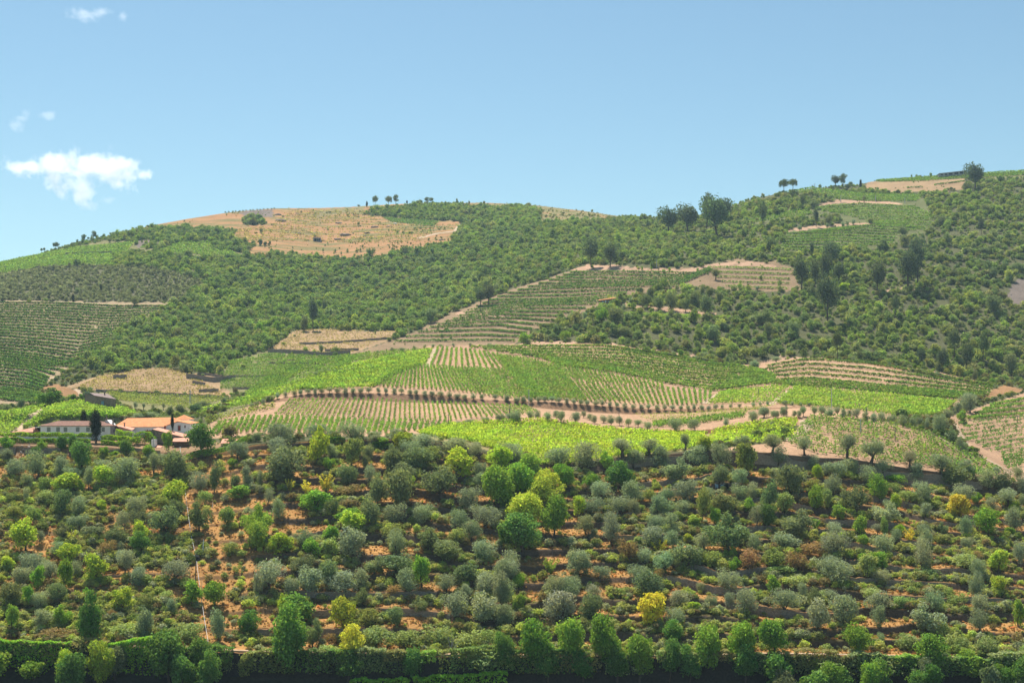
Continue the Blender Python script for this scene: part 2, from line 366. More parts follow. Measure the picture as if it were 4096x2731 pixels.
plot(3, SP('q6', [(-300, 930), (-40, 690), (200, 520), (450, 425), (860, 355), (1080, 345), (900, 440), (500, 600), (0, 790)]))
plot(10, SP('h1', [(-2000, 830), (0, 820), (2352, 800), (3800, 950), (4200, 1000), (3900, 1300), (2352, 1200), (0, 1300), (-2000, 1300)]))
def lab_at(sx, sy):
    return LAB[np.clip((sy / 4).astype(int), 0, LH - 1), np.clip(((sx + 600) / 4).astype(int), 0, LW - 1)]
jx = (vnoise(WX / 4, DD / 4, 31) - .5) * 14; jy = (vnoise(WX / 4, DD / 4, 37) - .5) * 8
LABG = lab_at(XX + jx * (DD > 880), YP + jy * (DD > 880))
LABG = np.where(DD < D2[None, :] - 0.6, 9, LABG)
LABG = np.where((DD < 540) & (DD > 512) & (XX < 900) & (LAB[np.clip((YP / 4).astype(int), 0, LH - 1), np.clip(((XX + 600) / 4).astype(int), 0, LW - 1)] == 10), 10, LABG)
PAL = {0: (.085, .085, .04), 1: (.29, .16, .075), 2: (.18, .155, .07), 3: (.17, .155, .07), 4: (.21, .145, .085), 5: (.27, .18, .10), 6: (.33, .205, .125),
       7: (.25, .20, .085), 8: (.24, .135, .065), 9: (.31, .165, .058), 10: (.24, .15, .085), 11: (.10, .095, .055), 12: (.15, .12, .10), 13: (.115, .12, .05), 14: (.27, .20, .12)}
C = np.zeros(Z.shape + (3,))
for k, v in PAL.items():
    C[LABG == k] = v
C = np.where(((LABG == 8) & (DD > 880))[..., None], np.array([.34, .215, .14]), C)
n1 = fbm(WX / 14, DD / 14, 41, 4); n2 = fbm(WX / 3, DD / 3, 43, 3); n3 = fbm(WX / 60, DD / 60, 47, 3)
C *= (0.9 + 0.55 * n1)[..., None]
mixc = lambda a, col, m: a * (1 - m[..., None]) + np.array(col) * m[..., None]
# near slope: dry orange grass, olive ground cover, earth and stone on the terrace faces
m9 = (LABG == 9)
g = np.clip((fbm(WX / 11, DD / 7, 51, 4) - 0.47 + np.interp(XX, [0, 600, 850, 1100, 1400, 5000], [.17, .14, -.16, -.06, .05, .08])) * 6, 0, 1) * m9
C = mixc(C, (.10, .10, .035), g * 0.85)
C = mixc(C, (.12, .085, .06), np.clip(riser * 1.6, 0, 1) * m9)
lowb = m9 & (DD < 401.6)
C[lowb] = (.05, .045, .03)  # ground below the path wall, shade painted in as a darker colour
# hill plots
m1 = (LABG == 1)
streak = fbm(WX / 40, DD / 9, 61, 4)
C = mixc(C, (.16, .155, .06), np.clip((streak - .5) * 6, 0, .8) * m1)
C = mixc(C, (.36, .19, .09), np.clip((.42 - streak) * 7, 0, .8) * m1)
m2 = (LABG == 2)
C = mixc(C, (.30, .18, .085), np.clip((n1 - .56) * 8, 0, .8) * m2)
# banks of the two olive rows
bank = (DD > D4[None, :] - 1) & (DD < D4[None, :] + 5.2) & (XX > 1000) & (XX < 3200)
C = mixc(C, (.20, .115, .065), bank * (0.6 + .4 * n2))
bank3 = (DD > D3[None, :] - 3.0) & (DD < D3[None, :] + 1) & (XX > 1900) & (XX < 3200)
C = mixc(C, (.24, .115, .06), bank3 * 0.9)
w2 = (DD > 538.4) & (DD < 540.2) & (XX > 2400)
C = mixc(C, (.18, .12, .075), w2 * 0.9)
V = np.stack([WX, DD, Z], -1).reshape(-1, 3)
nr, nc = Z.shape
idx = np.arange(nr * nc).reshape(nr, nc)
Q = np.stack([idx[:-1, :-1], idx[:-1, 1:], idx[1:, 1:], idx[1:, :-1]], -1).reshape(-1, 4)
m, nt, b = new_mat("ground_soil")
at = N(nt, "ShaderNodeAttribute", attribute_name="ground_color")
geo = N(nt, "ShaderNodeNewGeometry")
t1 = N(nt, "ShaderNodeTexNoise"); t1.inputs["Scale"].default_value = 0.9; t1.inputs["Detail"].default_value = 8; t1.inputs["Roughness"].default_value = .7
nt.links.new(geo.outputs["Position"], t1.inputs["Vector"])
mr = N(nt, "ShaderNodeMapRange"); mr.inputs[1].default_value = .3; mr.inputs[2].default_value = .7; mr.inputs[3].default_value = .62; mr.inputs[4].default_value = 1.35
nt.links.new(t1.outputs[0], mr.inputs[0])
vm = N(nt, "ShaderNodeVectorMath", operation='SCALE')
nt.links.new(at.outputs["Color"], vm.inputs[0]); nt.links.new(mr.outputs[0], vm.inputs["Scale"])
nt.links.new(vm.outputs[0], b.inputs["Base Color"])
bp = N(nt, "ShaderNodeBump"); bp.inputs["Strength"].default_value = .6; bp.inputs["Distance"].default_value = .5
nt.links.new(t1.outputs[0], bp.inputs["Height"]); nt.links.new(bp.outputs[0], b.inputs["Normal"])
b.inputs["Specular IOR Level"].default_value = 0.03; b.inputs["Roughness"].default_value = 1
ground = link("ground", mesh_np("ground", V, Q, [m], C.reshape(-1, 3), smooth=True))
ground["kind"] = "structure"

# dirt tracks draped over the ground
M_ROAD = simple("track_dust", (.40, .29, .19), .95, .22, .5, .3)
def resample(pts, step):
    p = np.array(pts, float); d = np.r_[0, np.cumsum(np.hypot(*np.diff(p, axis=0).T))]
    n = max(2, int(d[-1] / step) + 1); t = np.linspace(0, d[-1], n)
    return np.stack([np.interp(t, d, p[:, i]) for i in range(p.shape[1])], 1)
def ribbon(name, pts, w, mat, lift=.18):
    P = np.array([gp(x, y) for x, y in resample(pts, 6)])[:, :2]
    P = resample(P, 1.2)
    for _ in range(3): P[1:-1] = (P[:-2] + 2 * P[1:-1] + P[2:]) / 4
    t = np.gradient(P, axis=0); t /= np.linalg.norm(t, axis=1)[:, None] + 1e-9
    nrm = np.stack([-t[:, 1], t[:, 0]], 1)
    ws = w * (0.85 + .3 * vnoise(np.arange(len(P)) / 6., np.zeros(len(P)), 5))
    rows = []
    for s in np.linspace(-.5, .5, 5):
        q = P + nrm * (ws * s)[:, None]
        rows.append(np.c_[q, gz(q[:, 0], q[:, 1]) + lift - .12 * (abs(s) > .4)])
    Vv = np.stack(rows, 1).reshape(-1, 3); n = len(P)
    ii = np.arange(n * 5).reshape(n, 5)
    Qq = np.stack([ii[:-1, :-1], ii[1:, :-1], ii[1:, 1:], ii[:-1, 1:]], -1).reshape(-1, 4)
    o = link(name, mesh_np(name, Vv, Qq, [mat], smooth=True)); o["kind"] = "structure"
    return o
ribbon("dirt_track", SP('q8', [(2230, 1375), (2000, 1275), (1800, 1180), (1680, 1095), (1600, 1045)]), 3.4, M_ROAD)
ribbon("dirt_track", SP('q8', [(2320, 1395), (2100, 1290), (1900, 1180), (1810, 1060), (1760, 975), (1740, 940)]), 3.6, M_ROAD)
ribbon("dirt_road", SP('q8', [(300, 1095), (370, 1065), (420, 1030), (470, 990), (500, 950), (480, 918)]), 5.5, M_ROAD)
ribbon("dirt_track", SP('q8', [(170, 795), (240, 745), (310, 690), (375, 648)]), 3.2, M_ROAD)
ribbon("dirt_road", SP('q5', [(90, 1250), (180, 1170), (280, 1090), (380, 1035)]), 5.2, M_ROAD)
ribbon("dirt_track", SP('q7', [(1755, 780), (1820, 735), (1885, 690)]), 4.0, M_ROAD)
ribbon("dirt_track", SP('q6', [(1515, 468), (1550, 390), (1590, 308)]), 3.0, M_ROAD)
ribbon("dirt_track", SP('q5', [(700, 945), (700, 900), (650, 870)]), 3.5, M_ROAD)
ribbon("dirt_track", SP('q5', [(230, 802), (350, 790), (480, 768)]), 3.5, M_ROAD)
ribbon("dirt_track", SP('q2', [(1430, 545), (1600, 500), (1760, 480), (1810, 420)]), 7, M_ROAD)
ribbon("dirt_track", SP('q1', [(478, 1145), (480, 1200)]), 4, M_ROAD); ribbon("dirt_track", SP('q1', [(742, 1118), (790, 1155), (838, 1195)]), 4, M_ROAD)
ribbon("footpath", [(x, float(np.interp(x, XS, y_path)) - 2) for x in range(-300, 4500, 60)], 1.3, M_ROAD, .1)

# stone retaining walls of the near terraces and of the yard
M_STONE, nt, b = new_mat("dry_stone")
tc = N(nt, "ShaderNodeTexCoord"); vo = N(nt, "ShaderNodeTexVoronoi"); vo.inputs["Scale"].default_value = 2.2
mp = N(nt, "ShaderNodeMapping"); mp.inputs["Scale"].default_value = (1, 1, 1.8)
nt.links.new(tc.outputs["Object"], mp.inputs[0]); nt.links.new(mp.outputs[0], vo.inputs["Vector"])
cr = N(nt, "ShaderNodeValToRGB"); cr.color_ramp.elements[0].color = (.21, .165, .13, 1); cr.color_ramp.elements[1].color = (.32, .27, .22, 1)
sx_ = N(nt, "ShaderNodeSeparateColor"); nt.links.new(vo.outputs["Color"], sx_.inputs[0]); nt.links.new(sx_.outputs[0], cr.inputs[0])
nt.links.new(cr.outputs[0], b.inputs["Base Color"])
bp = N(nt, "ShaderNodeBump"); bp.inputs["Distance"].default_value = .12; bp.invert = True
nt.links.new(vo.outputs["Distance"], bp.inputs["Height"]); nt.links.new(bp.outputs[0], b.inputs["Normal"])
M_TURF = simple('dry_turf', (.22, .115, .045), 1, .4, .6, .3)
M_SHADE_STONE = simple('shade_dark_stone', (.04, .034, .027), .95, .4, 1.5, .5)  # near-black stone: shade of the bottom path wall put into its colour
def wall(P, h, label, group=None, th=.55, cap=.0, name="stone_wall", depth=.6, mat=None):
    """P: plan points of the wall's foot line; h: heights above ground"""
    P = resample(P, .8); n = len(P); h = np.interp(np.linspace(0, 1, n), np.linspace(0, 1, len(np.atleast_1d(h))), np.atleast_1d(h))
    t = np.gradient(P, axis=0); t /= np.linalg.norm(t, axis=1)[:, None]
    nm = np.stack([-t[:, 1], t[:, 0]], 1); nm *= np.sign(nm[:, 1] + 1e-9)[:, None]
    z0 = gz(P[:, 0], P[:, 1])
    top = z0 + h + (vnoise(np.arange(n) / 2.5, np.zeros(n) + P[0, 0], 9) - .5) * .35
    b2 = P + nm * th
    Vv = np.stack([np.c_[P, z0 - depth], np.c_[P + nm * .12, top], np.c_[b2, top + .03], np.c_[b2, z0 - depth]], 1).reshape(-1, 3)
    ii = np.arange(n * 4).reshape(n, 4)
    Qq = np.concatenate([np.stack([ii[:-1, k], ii[1:, k], ii[1:, (k + 1) % 4], ii[:-1, (k + 1) % 4]], -1) for k in range(4)] + [ii[[0]], ii[[-1]][:, ::-1]])
    c = P[n // 2]; cz = z0[n // 2]
    mi = np.zeros(len(Qq), np.int32); mi[n - 1:2 * (n - 1)] = 1
    o = link(name, mesh_np(name, Vv - [c[0], c[1], cz], Qq, [mat or M_STONE, M_TURF], None, mi), None, (c[0], c[1], cz))
    return tag(o, label, "wall", group)
# ---------------------------------------------------------------- plants: crowns of many leaf-sized faces
def unit(n, rng):
    v = rng.normal(size=(n, 3)); return v / np.linalg.norm(v, axis=1)[:, None]
def cards(P, Nn, size, rng, aspect=.6):
    n = len(P)
    r = unit(n, rng)
    t = np.cross(Nn, r); t /= np.linalg.norm(t, axis=1)[:, None] + 1e-9
    b = np.cross(Nn, t)
    s = (size * rng.uniform(.6, 1.35, n))[:, None]
    a = s * aspect
    V = np.stack([P - t * s, P - b * a + Nn * s * .2, P + t * s, P + b * a + Nn * s * .2], 1).reshape(-1, 3)
    return V, np.arange(n * 4).reshape(n, 4)
def crown(rng, nb, rb, n, size, cz, rz, aspect=.6, rx=.5, squash=.9, topheavy=0., shell=.78, env=None, nb_bias=.85):
    d = unit(nb, rng); rad = rng.uniform(.25, 1, nb) ** .45
    rbs = rng.uniform(rb[0], rb[1], nb)
    lob = unit(5, rng); bul = (np.clip(d @ lob.T, 0, 1) ** 3).max(1); rad = rad * (.54 + .58 * bul)
    c = d * rad[:, None] * (np.array([rx, rx, rz]) - rbs[:, None] * np.array([1, 1, squash]) * .85)
    if env is not None: c[:, :2] *= env(c[:, 2] / rz)[:, None]
    c[:, 2] += cz
    w = rbs ** 2; w /= w.sum()
    k = rng.choice(nb, n, p=w)
    dd = unit(n, rng)
    dd[:, 2] = np.where(rng.random(n) < topheavy, np.abs(dd[:, 2]), dd[:, 2])
    rr = np.where(rng.random(n) < shell, rng.uniform(.8, 1.08, n), rng.uniform(.2, .8, n))
    rr = np.where(rng.random(n) < .10, rng.uniform(1.05, 1.45, n), rr)
    P = c[k] + dd * (rbs[k] * rr)[:, None] * np.array([1, 1, squash])
    P[:, 2] = np.maximum(P[:, 2], .02)
    Nn = dd * nb_bias + unit(n, rng) * .8; Nn /= np.linalg.norm(Nn, axis=1)[:, None]
    return cards(P, Nn, size, rng, aspect), c
def trunk_mb(rng, h, r, c, limbs=5, lean=.05, seg=6):
    mb = MB()
    top = Vector((rng.uniform(-lean, lean), rng.uniform(-lean, lean), h))
    mb.tube([(0, 0, -.06), (0, 0, .02), tuple(top * .5 + Vector((rng.uniform(-.02, .02), 0, 0))), tuple(top)], [r * 1.5, r * 1.15, r * .9, r * .7], seg)
    for q in c[rng.permutation(len(c))[:limbs]]:
        q = Vector(q); mid = top.lerp(q, .5) + Vector((0, 0, -.03))
        mb.tube([tuple(top * .92), tuple(mid), tuple(q)], [r * .6, r * .4, r * .16], 5)
    return mb
def as_mesh(mb, name, mats):
    me = bpy.data.meshes.new(name); me.from_pydata(mb.v, [], mb.f)
    for m in mats: me.materials.append(m)
    me.update(); return me
PR = {}
def proto(kind, seed, **k):
    rng = np.random.default_rng(seed)
    t = k.pop('trunk')
    (Vv, Qq), c = crown(rng, **k)
    tb = trunk_mb(rng, t[0], t[1], c, t[2] if len(t) > 2 else 5)
    PR.setdefault(kind, []).append((mesh_np(kind + "_crown", Vv, Qq, [M_LEAF]), as_mesh(tb, kind + "_trunk", [M_BARK]), (Vv, Qq, tb)))
for s in range(8):
    proto('o', 100 + s, nb=16, rb=(.12, .23), n=2600, size=.030, cz=.50, rz=.50, aspect=.38, trunk=(.2, .035))
for s in range(3):
    proto('t', 120 + s, nb=24, rb=(.13, .20), n=2400, size=.030, cz=.60, rz=.41, aspect=.38, trunk=(.32, .06, 9))
for s in range(7):
    proto('k', 140 + s, nb=19, rb=(.11, .22), n=2800, size=.031, cz=.49, rz=.51, aspect=.55, trunk=(.18, .035))
for s in range(7):
    proto('g', 160 + s, nb=17, rb=(.12, .22), n=2000, size=.040, cz=.5, rz=.5, aspect=.6, topheavy=.3, trunk=(.22, .03))
for s in range(4):
    proto('d', 180 + s, nb=32, rb=(.10, .19), n=4200, size=.028, cz=.53, rz=.48, aspect=.6, topheavy=.3, trunk=(.34, .028, 8))
for s in range(3):
    proto('s', 200 + s, nb=16, rb=(.16, .26), n=1300, size=.038, cz=.42, rz=.52, aspect=.5, topheavy=.4, trunk=(.12, .02))
for s in range(3):
    proto('e', 220 + s, nb=22, rb=(.13, .23), n=2000, size=.035, cz=.60, rz=.42, aspect=.5, rx=.5, trunk=(.55, .03, 8))
for s in range(2):
    proto('p', 240 + s, nb=18, rb=(.11, .2), n=1300, size=.04, cz=.62, rz=.36, aspect=.4, squash=.6, trunk=(.5, .025, 8))
for s in range(2):
    proto('c', 250 + s, nb=44, rb=(.16, .26), n=6500, size=.026, cz=.5, rz=.54, aspect=.5, squash=.5, trunk=(.2, .06, 0), env=lambda z: np.clip((1 - z) / 1.35, .08, 1) ** .75)
# low upright shrubs with fanned stems
for s in range(3):
    rng = np.random.default_rng(260 + s)
    Ps, Ns = [], []; stems = []
    for q in range(17):
        az = rng.uniform(0, 6.28); out = rng.uniform(.15, .5); hh = rng.uniform(.55, 1)
        tt = np.linspace(.2, 1, 40)
        px = np.cos(az) * out * tt ** 1.3; py = np.sin(az) * out * tt ** 1.3; pz = hh * tt - .12 * tt ** 3
        P = np.stack([px, py, pz], 1) + rng.normal(size=(40, 3)) * .022
        Ps.append(P); Ns.append(unit(40, rng) + [0, 0, .5]); stems.append(P[-1])
    P = np.concatenate(Ps); Nn = np.concatenate(Ns); Nn /= np.linalg.norm(Nn, axis=1)[:, None]
    Vv, Qq = cards(P, Nn, .05, rng, .5)
    tb = trunk_mb(rng, .1, .015, np.array(stems) * .8, 9)
    PR.setdefault('f', []).append((mesh_np("f_crown", Vv, Qq, [M_LEAF]), as_mesh(tb, "f_trunk", [M_BARK]), (Vv, Qq, tb)))
KIND = dict(o=("olive_tree", "olive tree"), t=("olive_tree", "olive tree"), k=("oak_tree", "oak tree"), g=("broadleaf_tree", "tree"), d=("broadleaf_tree", "tree"),
            s=("shrub", "shrub"), e=("eucalyptus_tree", "eucalyptus tree"), p=("pine_tree", "pine tree"), c=("cypress_tree", "cypress tree"), f=("shrub", "shrub"))
COLR = dict(o=(.152, .18, .122), t=(.155, .175, .112), k=(.105, .13, .065), g=(.12, .19, .032), d=(.075, .14, .034), s=(.16, .12, .055), e=(.06, .082, .05), p=(.07, .095, .045), c=(.016, .024, .011), f=(.30, .29, .055),
            y=(.20, .25, .035), Y=(.34, .32, .045), v=(.13, .16, .05), w=(.16, .20, .075))
GROW = 1.38
TREES = []            # (root, kind code, colour word, zone, photo x, height in photo px)
crng = np.random.default_rng(11)
WORD = dict(o="silvery grey-green", t="bare-trunked grey-green", k="dark grey-green", g="fresh green", d="deep green", s="brownish", e="tall blue-green", p="dark green", c="slim dark", f="spiky yellow-green", y="bright yellow-green", Y="golden yellow", v="dull olive-green", w="pale green")
def tree(code, cx, cy, w, h, zone, colour=None, near=True, D=None, sink=.03):
    """crown box centre and size in photo pixels -> a tree standing on the ground there"""
    by = cy + h / 2
    if D is None: x, D, z = gp(cx, by, 399.0 if by < 2680 else 382.0)
    else: x = (cx - CX) / F * D; z = float(gz(x, D))
    gr = 1.12 if (by < 1900 and cx < 1000) or D > 541 else 1.18 if by > 2570 else GROW
    if code == 'e' and D > 880: gr = 1.4
    if code == 'p': gr = 1.3
    ww = w / F * D * gr * crng.uniform(.92, 1.12); hh = h / F * D * gr * crng.uniform(.92, 1.08)
    kind, kn = KIND[code]
    pr = PR[code][int(crng.integers(len(PR[code])))]
    c = np.array(COLR[colour or code]) * crng.uniform(.85, 1.17) * (1 + crng.normal(size=3) * np.array([.06, .03, .06]))
    rot = crng.uniform(0, 6.28)
    loc = (x, D, z - sink * hh)
    sc = (ww, ww * crng.uniform(.85, 1.05), hh)
    if near:
        r = empty(kind, loc); r.rotation_euler = (crng.normal(0, .05), crng.normal(0, .07), rot); r.scale = sc
        cr_ = link("crown", pr[0], r); cr_.color = (*c, 1)
        if len(pr[1].vertices): link("trunk", pr[1], r)
    else:
        if len(pr) == 3:
            Vv, Qq, tb = pr[2]; n = len(Vv); me = bpy.data.meshes.new(kind)
            tris = tb.f
            me.from_pydata(np.concatenate([Vv, np.array(tb.v)]).tolist(), [], Qq.tolist() + [tuple(i + n for i in f) for f in tris])
            me.materials.append(M_LEAF); me.materials.append(M_BARK)
            me.polygons.foreach_set("material_index", np.r_[np.zeros(len(Qq), np.int32), np.ones(len(tris), np.int32)].astype(np.int32)); me.update()
            PR[code][PR[code].index(pr)] = pr = pr + (me,)
        r = link(kind, pr[3], None, loc); r.rotation_euler = (0, 0, rot); r.scale = sc; r.color = (*c, 1)
    TREES.append([r, code, colour or code, zone, cx, cy, w * h, kn])
    return r
def fgzone(x, y):
    row = ("on the plateau edge" if y < 1830 else "on top terraces" if y < 1930 else "on upper terraces" if y < 2040 else "on middle terraces" if y < 2160 else
           "on mid-lower terraces" if y < 2290 else "on lower terraces" if y < 2430 else "on the lowest terrace" if y < 2560 else "along the bottom path")
    col = ("at far left" if x < 330 else "left of the white cable" if x < 760 else "by the orange strip" if x < 1130 else "left of the central grove" if x < 1700 else
           "around the central grove" if x < 2350 else "right of the central grove" if x < 2950 else "toward the right" if x < 3550 else "at far right")
    return row + " " + col
def parse(fr, txt, near=True, zone=None, scale=1.0):
    k = FR[fr][2]
    for it in txt.split():
        a = it.split(','); cx, cy, w, h = map(float, a[:4]); code = a[4]; colour = a[5] if len(a) > 5 else None
        if code in 'yYvw': colour = code; code = {'y': 'g', 'Y': 'g', 'v': 's', 'w': 's'}[code]
        sx, sy = S(fr, cx, cy)
        if near and zone is None and sy + h / k / 2 > 2560 and h / k > 90: code = 'd' if code in 'gd' else code
        tree(code, sx, sy, w / k * scale, h / k * scale, zone or fgzone(sx, sy), colour, near)

parse('A', """60,255,150,130,o 140,390,190,150,o 330,380,220,200,o 540,380,180,160,o 640,440,150,120,o 235,500,110,120,o 325,245,130,130,g,d 70,160,140,120,g 545,155,130,150,d 655,150,110,140,g,d 735,270,260,280,d
380,180,100,110,g 1140,200,160,150,d 1335,240,140,130,g 1515,150,120,190,g 1800,140,340,270,d 2130,210,220,190,o 2085,330,100,90,g 930,240,100,100,g 1030,250,90,70,g 920,350,180,90,o 1160,400,280,220,o 940,460,190,180,y
790,480,110,180,o 600,525,240,170,y 410,540,150,130,v 735,560,60,110,g 1385,370,120,170,t 1570,390,260,240,k 1450,300,150,110,o 1710,390,70,70,g 1600,600,220,230,y 1790,530,150,160,o 1920,480,130,260,k 2110,510,100,110,k
2210,480,130,180,o 2330,480,60,120,o 240,630,60,140,o 560,700,150,220,k 700,720,150,150,o 1230,720,180,180,o 1450,710,150,110,v 1580,760,130,130,k 1480,870,270,250,k 1110,860,160,180,o 1240,850,150,140,k 1780,830,190,240,k
1830,650,130,120,w 2040,830,120,170,g,v 2150,600,200,100,g 300,810,150,130,v 700,870,150,110,o 1270,980,150,200,y 1260,1070,180,150,d 1010,1000,170,150,k 230,1010,240,230,g,y 350,1010,100,120,o 570,960,110,150,k 830,960,200,90,k
655,1000,100,100,f 520,1100,160,120,o 620,1150,220,180,y 960,1110,140,120,s 1100,1190,150,100,o 2290,1000,200,250,k,g 2060,1100,180,110,v 100,650,110,100,v 420,640,160,90,w 130,780,130,110,v 900,720,90,80,y""")
parse('B', """265,90,240,200,o 605,70,220,150,o 920,65,230,160,o 1110,75,150,70,o 1310,85,130,90,o 1120,125,130,70,o 250,210,230,150,o 60,100,110,100,o 610,210,190,270,y 740,240,120,140,o 910,250,190,230,g,v 710,360,120,110,g 330,370,300,270,k 310,460,180,150,k
895,450,190,190,k 1065,460,130,190,o 1060,280,100,150,k 1030,340,90,120,k 1190,140,100,60,g 1350,160,200,150,g,y 1290,290,150,180,k 1440,210,160,120,o 1570,150,240,120,o 1850,190,220,140,o 2020,230,160,150,o 1280,340,160,250,k 1480,330,250,190,k
1620,260,160,140,v 1860,350,260,230,g,y 2220,310,230,190,g,y 2290,230,130,120,o 2060,400,140,130,o 1400,440,220,160,k 1410,530,110,130,y 1690,530,300,260,k 1150,600,160,250,k 1370,600,260,320,k 360,540,110,100,f 510,570,140,120,f 690,530,140,150,f
580,690,220,190,g 735,740,130,130,k 260,740,150,170,o 160,640,80,140,o 1060,800,210,240,k 1310,810,220,180,o 1570,810,190,160,o 1960,670,180,190,o 2080,490,120,110,o 1880,840,170,170,o 2100,820,270,180,o 2200,600,300,330,d,g 90,880,260,270,k,g
900,890,240,170,y 880,820,240,120,g 500,1030,170,140,o 250,1070,200,180,y 550,1120,150,150,g 730,1000,150,130,g 720,1110,180,150,g,w 910,1080,250,270,k,o 1290,950,200,130,v 1310,1060,210,220,o 1600,1030,230,200,k 1740,1110,270,180,k 1980,950,180,170,o
2070,1120,220,180,o 2290,1000,140,200,d 1850,1000,180,120,v 870,590,200,90,s 900,700,180,90,s""")
parse('C', """120,165,230,160,o 20,220,140,180,g,y 530,170,230,170,o 790,180,280,230,o 1100,90,240,170,t 1340,80,190,150,t 1660,45,120,150,t 1190,190,170,150,o 1440,170,190,170,o 1790,160,200,180,o 1970,170,170,200,o 1840,60,180,120,g,y 2170,40,170,130,t
2230,200,200,280,g,v 970,220,110,130,g 280,310,260,200,d,g 180,430,300,250,d,g 420,430,250,200,g,y 600,350,200,200,d,g 400,520,300,230,d,y 220,700,320,260,d,y 480,760,250,300,d,g 200,900,380,270,d 700,640,130,180,y 50,560,120,200,d
1070,380,240,200,d 820,400,160,150,k,g 1560,310,220,200,k,o 1960,350,160,150,k 2170,350,150,140,o 900,490,200,160,o 1170,490,200,190,o 1390,410,60,60,g 1340,520,120,100,v 1500,530,150,150,o 1670,490,220,200,o 1860,500,150,110,o 2150,500,150,140,o 2270,500,130,140,o
830,620,190,160,o 1080,630,220,180,o 1210,640,110,150,o 1420,620,210,190,o 1650,640,130,130,o 1800,670,130,290,e,v 1980,600,230,190,k 2240,620,110,130,g 2300,700,120,180,o 1740,770,120,110,g 1930,720,110,160,g 770,780,180,170,o 1000,840,210,240,o 1100,810,50,60,y
1380,790,150,150,o 1540,780,160,170,o 1350,880,260,170,o 1550,910,150,140,o 1690,910,110,90,y 1820,930,150,140,o 2060,880,300,280,k 2290,950,130,150,o 850,880,100,100,o 1410,990,170,110,f,Y 1150,1020,180,170,s 1300,1060,170,130,o 1660,1080,270,240,k 1470,1120,180,180,k,o
710,1130,230,200,o 100,1140,220,160,o 450,1160,150,140,f,g 1900,1080,180,130,v 2230,1100,200,170,s 2060,1060,110,110,g 2100,1150,100,100,g""")
parse('D', """100,60,170,150,t 385,75,170,160,t 765,95,160,170,t 980,140,190,180,t 1330,185,160,150,t 1610,240,190,160,t 1840,250,170,130,o 2110,290,110,90,o 2290,310,130,120,o 150,180,180,140,o 455,240,140,130,o 660,290,190,130,o 800,280,150,150,k,o 1090,280,140,150,o 950,350,180,150,o
1400,310,170,160,o 1730,350,260,190,k 1200,370,210,70,s,g 2040,380,180,170,o 2170,410,180,170,k 2330,430,100,170,o 240,400,260,260,k 500,310,90,110,y 640,430,170,170,o 470,430,140,100,v 1060,470,180,220,k,g 1440,490,170,190,o 1810,500,200,140,o 2210,540,190,150,o 1210,590,110,120,y
60,540,160,260,k 210,590,150,180,g,w 470,560,140,200,k,g 590,550,110,150,g,w 820,580,240,210,k 1780,640,230,190,Y 1470,650,120,120,o 1930,550,80,80,g 2060,600,110,110,o 2260,640,120,100,y 2330,580,60,120,o 60,730,150,180,d 300,790,280,230,k 1070,690,220,190,k,o 1150,620,120,100,o
690,670,130,120,g 2020,760,230,220,g 2270,750,160,200,o 1830,810,110,170,o 1640,820,90,100,k 2230,850,80,80,g 480,790,80,100,g 900,800,140,180,g 650,830,160,130,o 1110,850,70,200,e,v 1040,830,90,90,o 1210,890,120,150,o 1250,830,90,90,y 1330,890,100,110,f 1450,830,130,120,o 1480,910,120,120,o
210,940,200,140,k,o 640,970,250,190,o 1060,960,190,190,o 910,930,90,110,g 1850,950,110,130,o 440,1000,170,100,s 1440,1060,190,220,o 130,1080,180,150,g,v 310,1120,180,170,s 620,1160,240,190,o 950,1130,180,150,g 1060,1120,150,160,g 1930,1060,120,110,s 1830,1100,170,130,w 2120,1110,170,200,y 2310,1050,110,180,o
1930,1170,140,140,o 1310,540,150,110,v 2000,640,110,90,v 1180,450,150,90,v 1600,900,130,80,v""")
parse('E', """60,160,130,130,y 280,170,200,180,o 450,220,160,160,o 870,220,250,220,y 1120,160,170,190,o 1240,270,160,150,o 1580,230,260,190,o 200,270,200,150,o 330,300,140,160,g 590,270,130,250,g 700,230,120,120,o 360,490,150,150,o 240,470,110,170,g 90,430,200,200,k 510,420,150,160,k 780,430,80,80,g
1100,510,160,170,y 1300,500,130,140,v 1540,540,130,130,o 1500,450,130,100,w 1720,450,160,170,g 1920,430,190,220,g 2310,360,100,180,o 110,670,120,200,g 370,660,200,170,o 560,650,150,150,g 770,730,260,420,d 1310,700,160,260,k,o 1120,770,240,140,w 500,800,270,100,s 1700,780,250,170,w 1960,740,150,240,k,o
2220,700,180,200,k,d 1520,1000,420,480,d 1820,1010,240,340,d 910,1060,280,380,g,y 600,1110,240,250,g,y 300,1110,280,180,g 30,960,80,200,k 2030,1040,170,180,v 2220,1060,200,200,g,v 1000,620,90,80,s""")
parse('J', """170,290,250,280,o 370,380,150,150,o 490,190,210,150,k 550,300,220,200,k,o 730,260,190,220,k 850,330,250,200,o 1000,300,170,180,o 1300,170,280,180,k 1110,190,200,140,k 1400,330,200,200,o 1540,260,190,230,g 1760,350,180,140,o 1920,270,260,200,k 2120,350,200,180,o 2270,220,160,180,o 2250,420,170,240,o
1920,400,100,110,o 1010,480,120,150,k 1320,640,150,170,k 1540,540,130,140,k 1830,540,250,240,o 2110,590,240,240,k,o 2280,640,140,180,o 420,580,270,200,g,d 290,540,90,150,y 830,610,220,250,y 1050,630,190,170,v 320,860,420,540,d 560,780,160,260,k 720,830,150,130,s 900,900,290,330,g,Y 880,1090,290,280,d
1460,1080,270,300,d 1120,820,330,200,w 1400,830,330,190,w 1700,800,300,220,w 1950,850,260,200,w 2150,830,260,200,w 700,950,240,150,w 1330,990,240,130,w 1660,950,140,130,w 2080,1010,420,230,w 1280,400,130,90,s""")
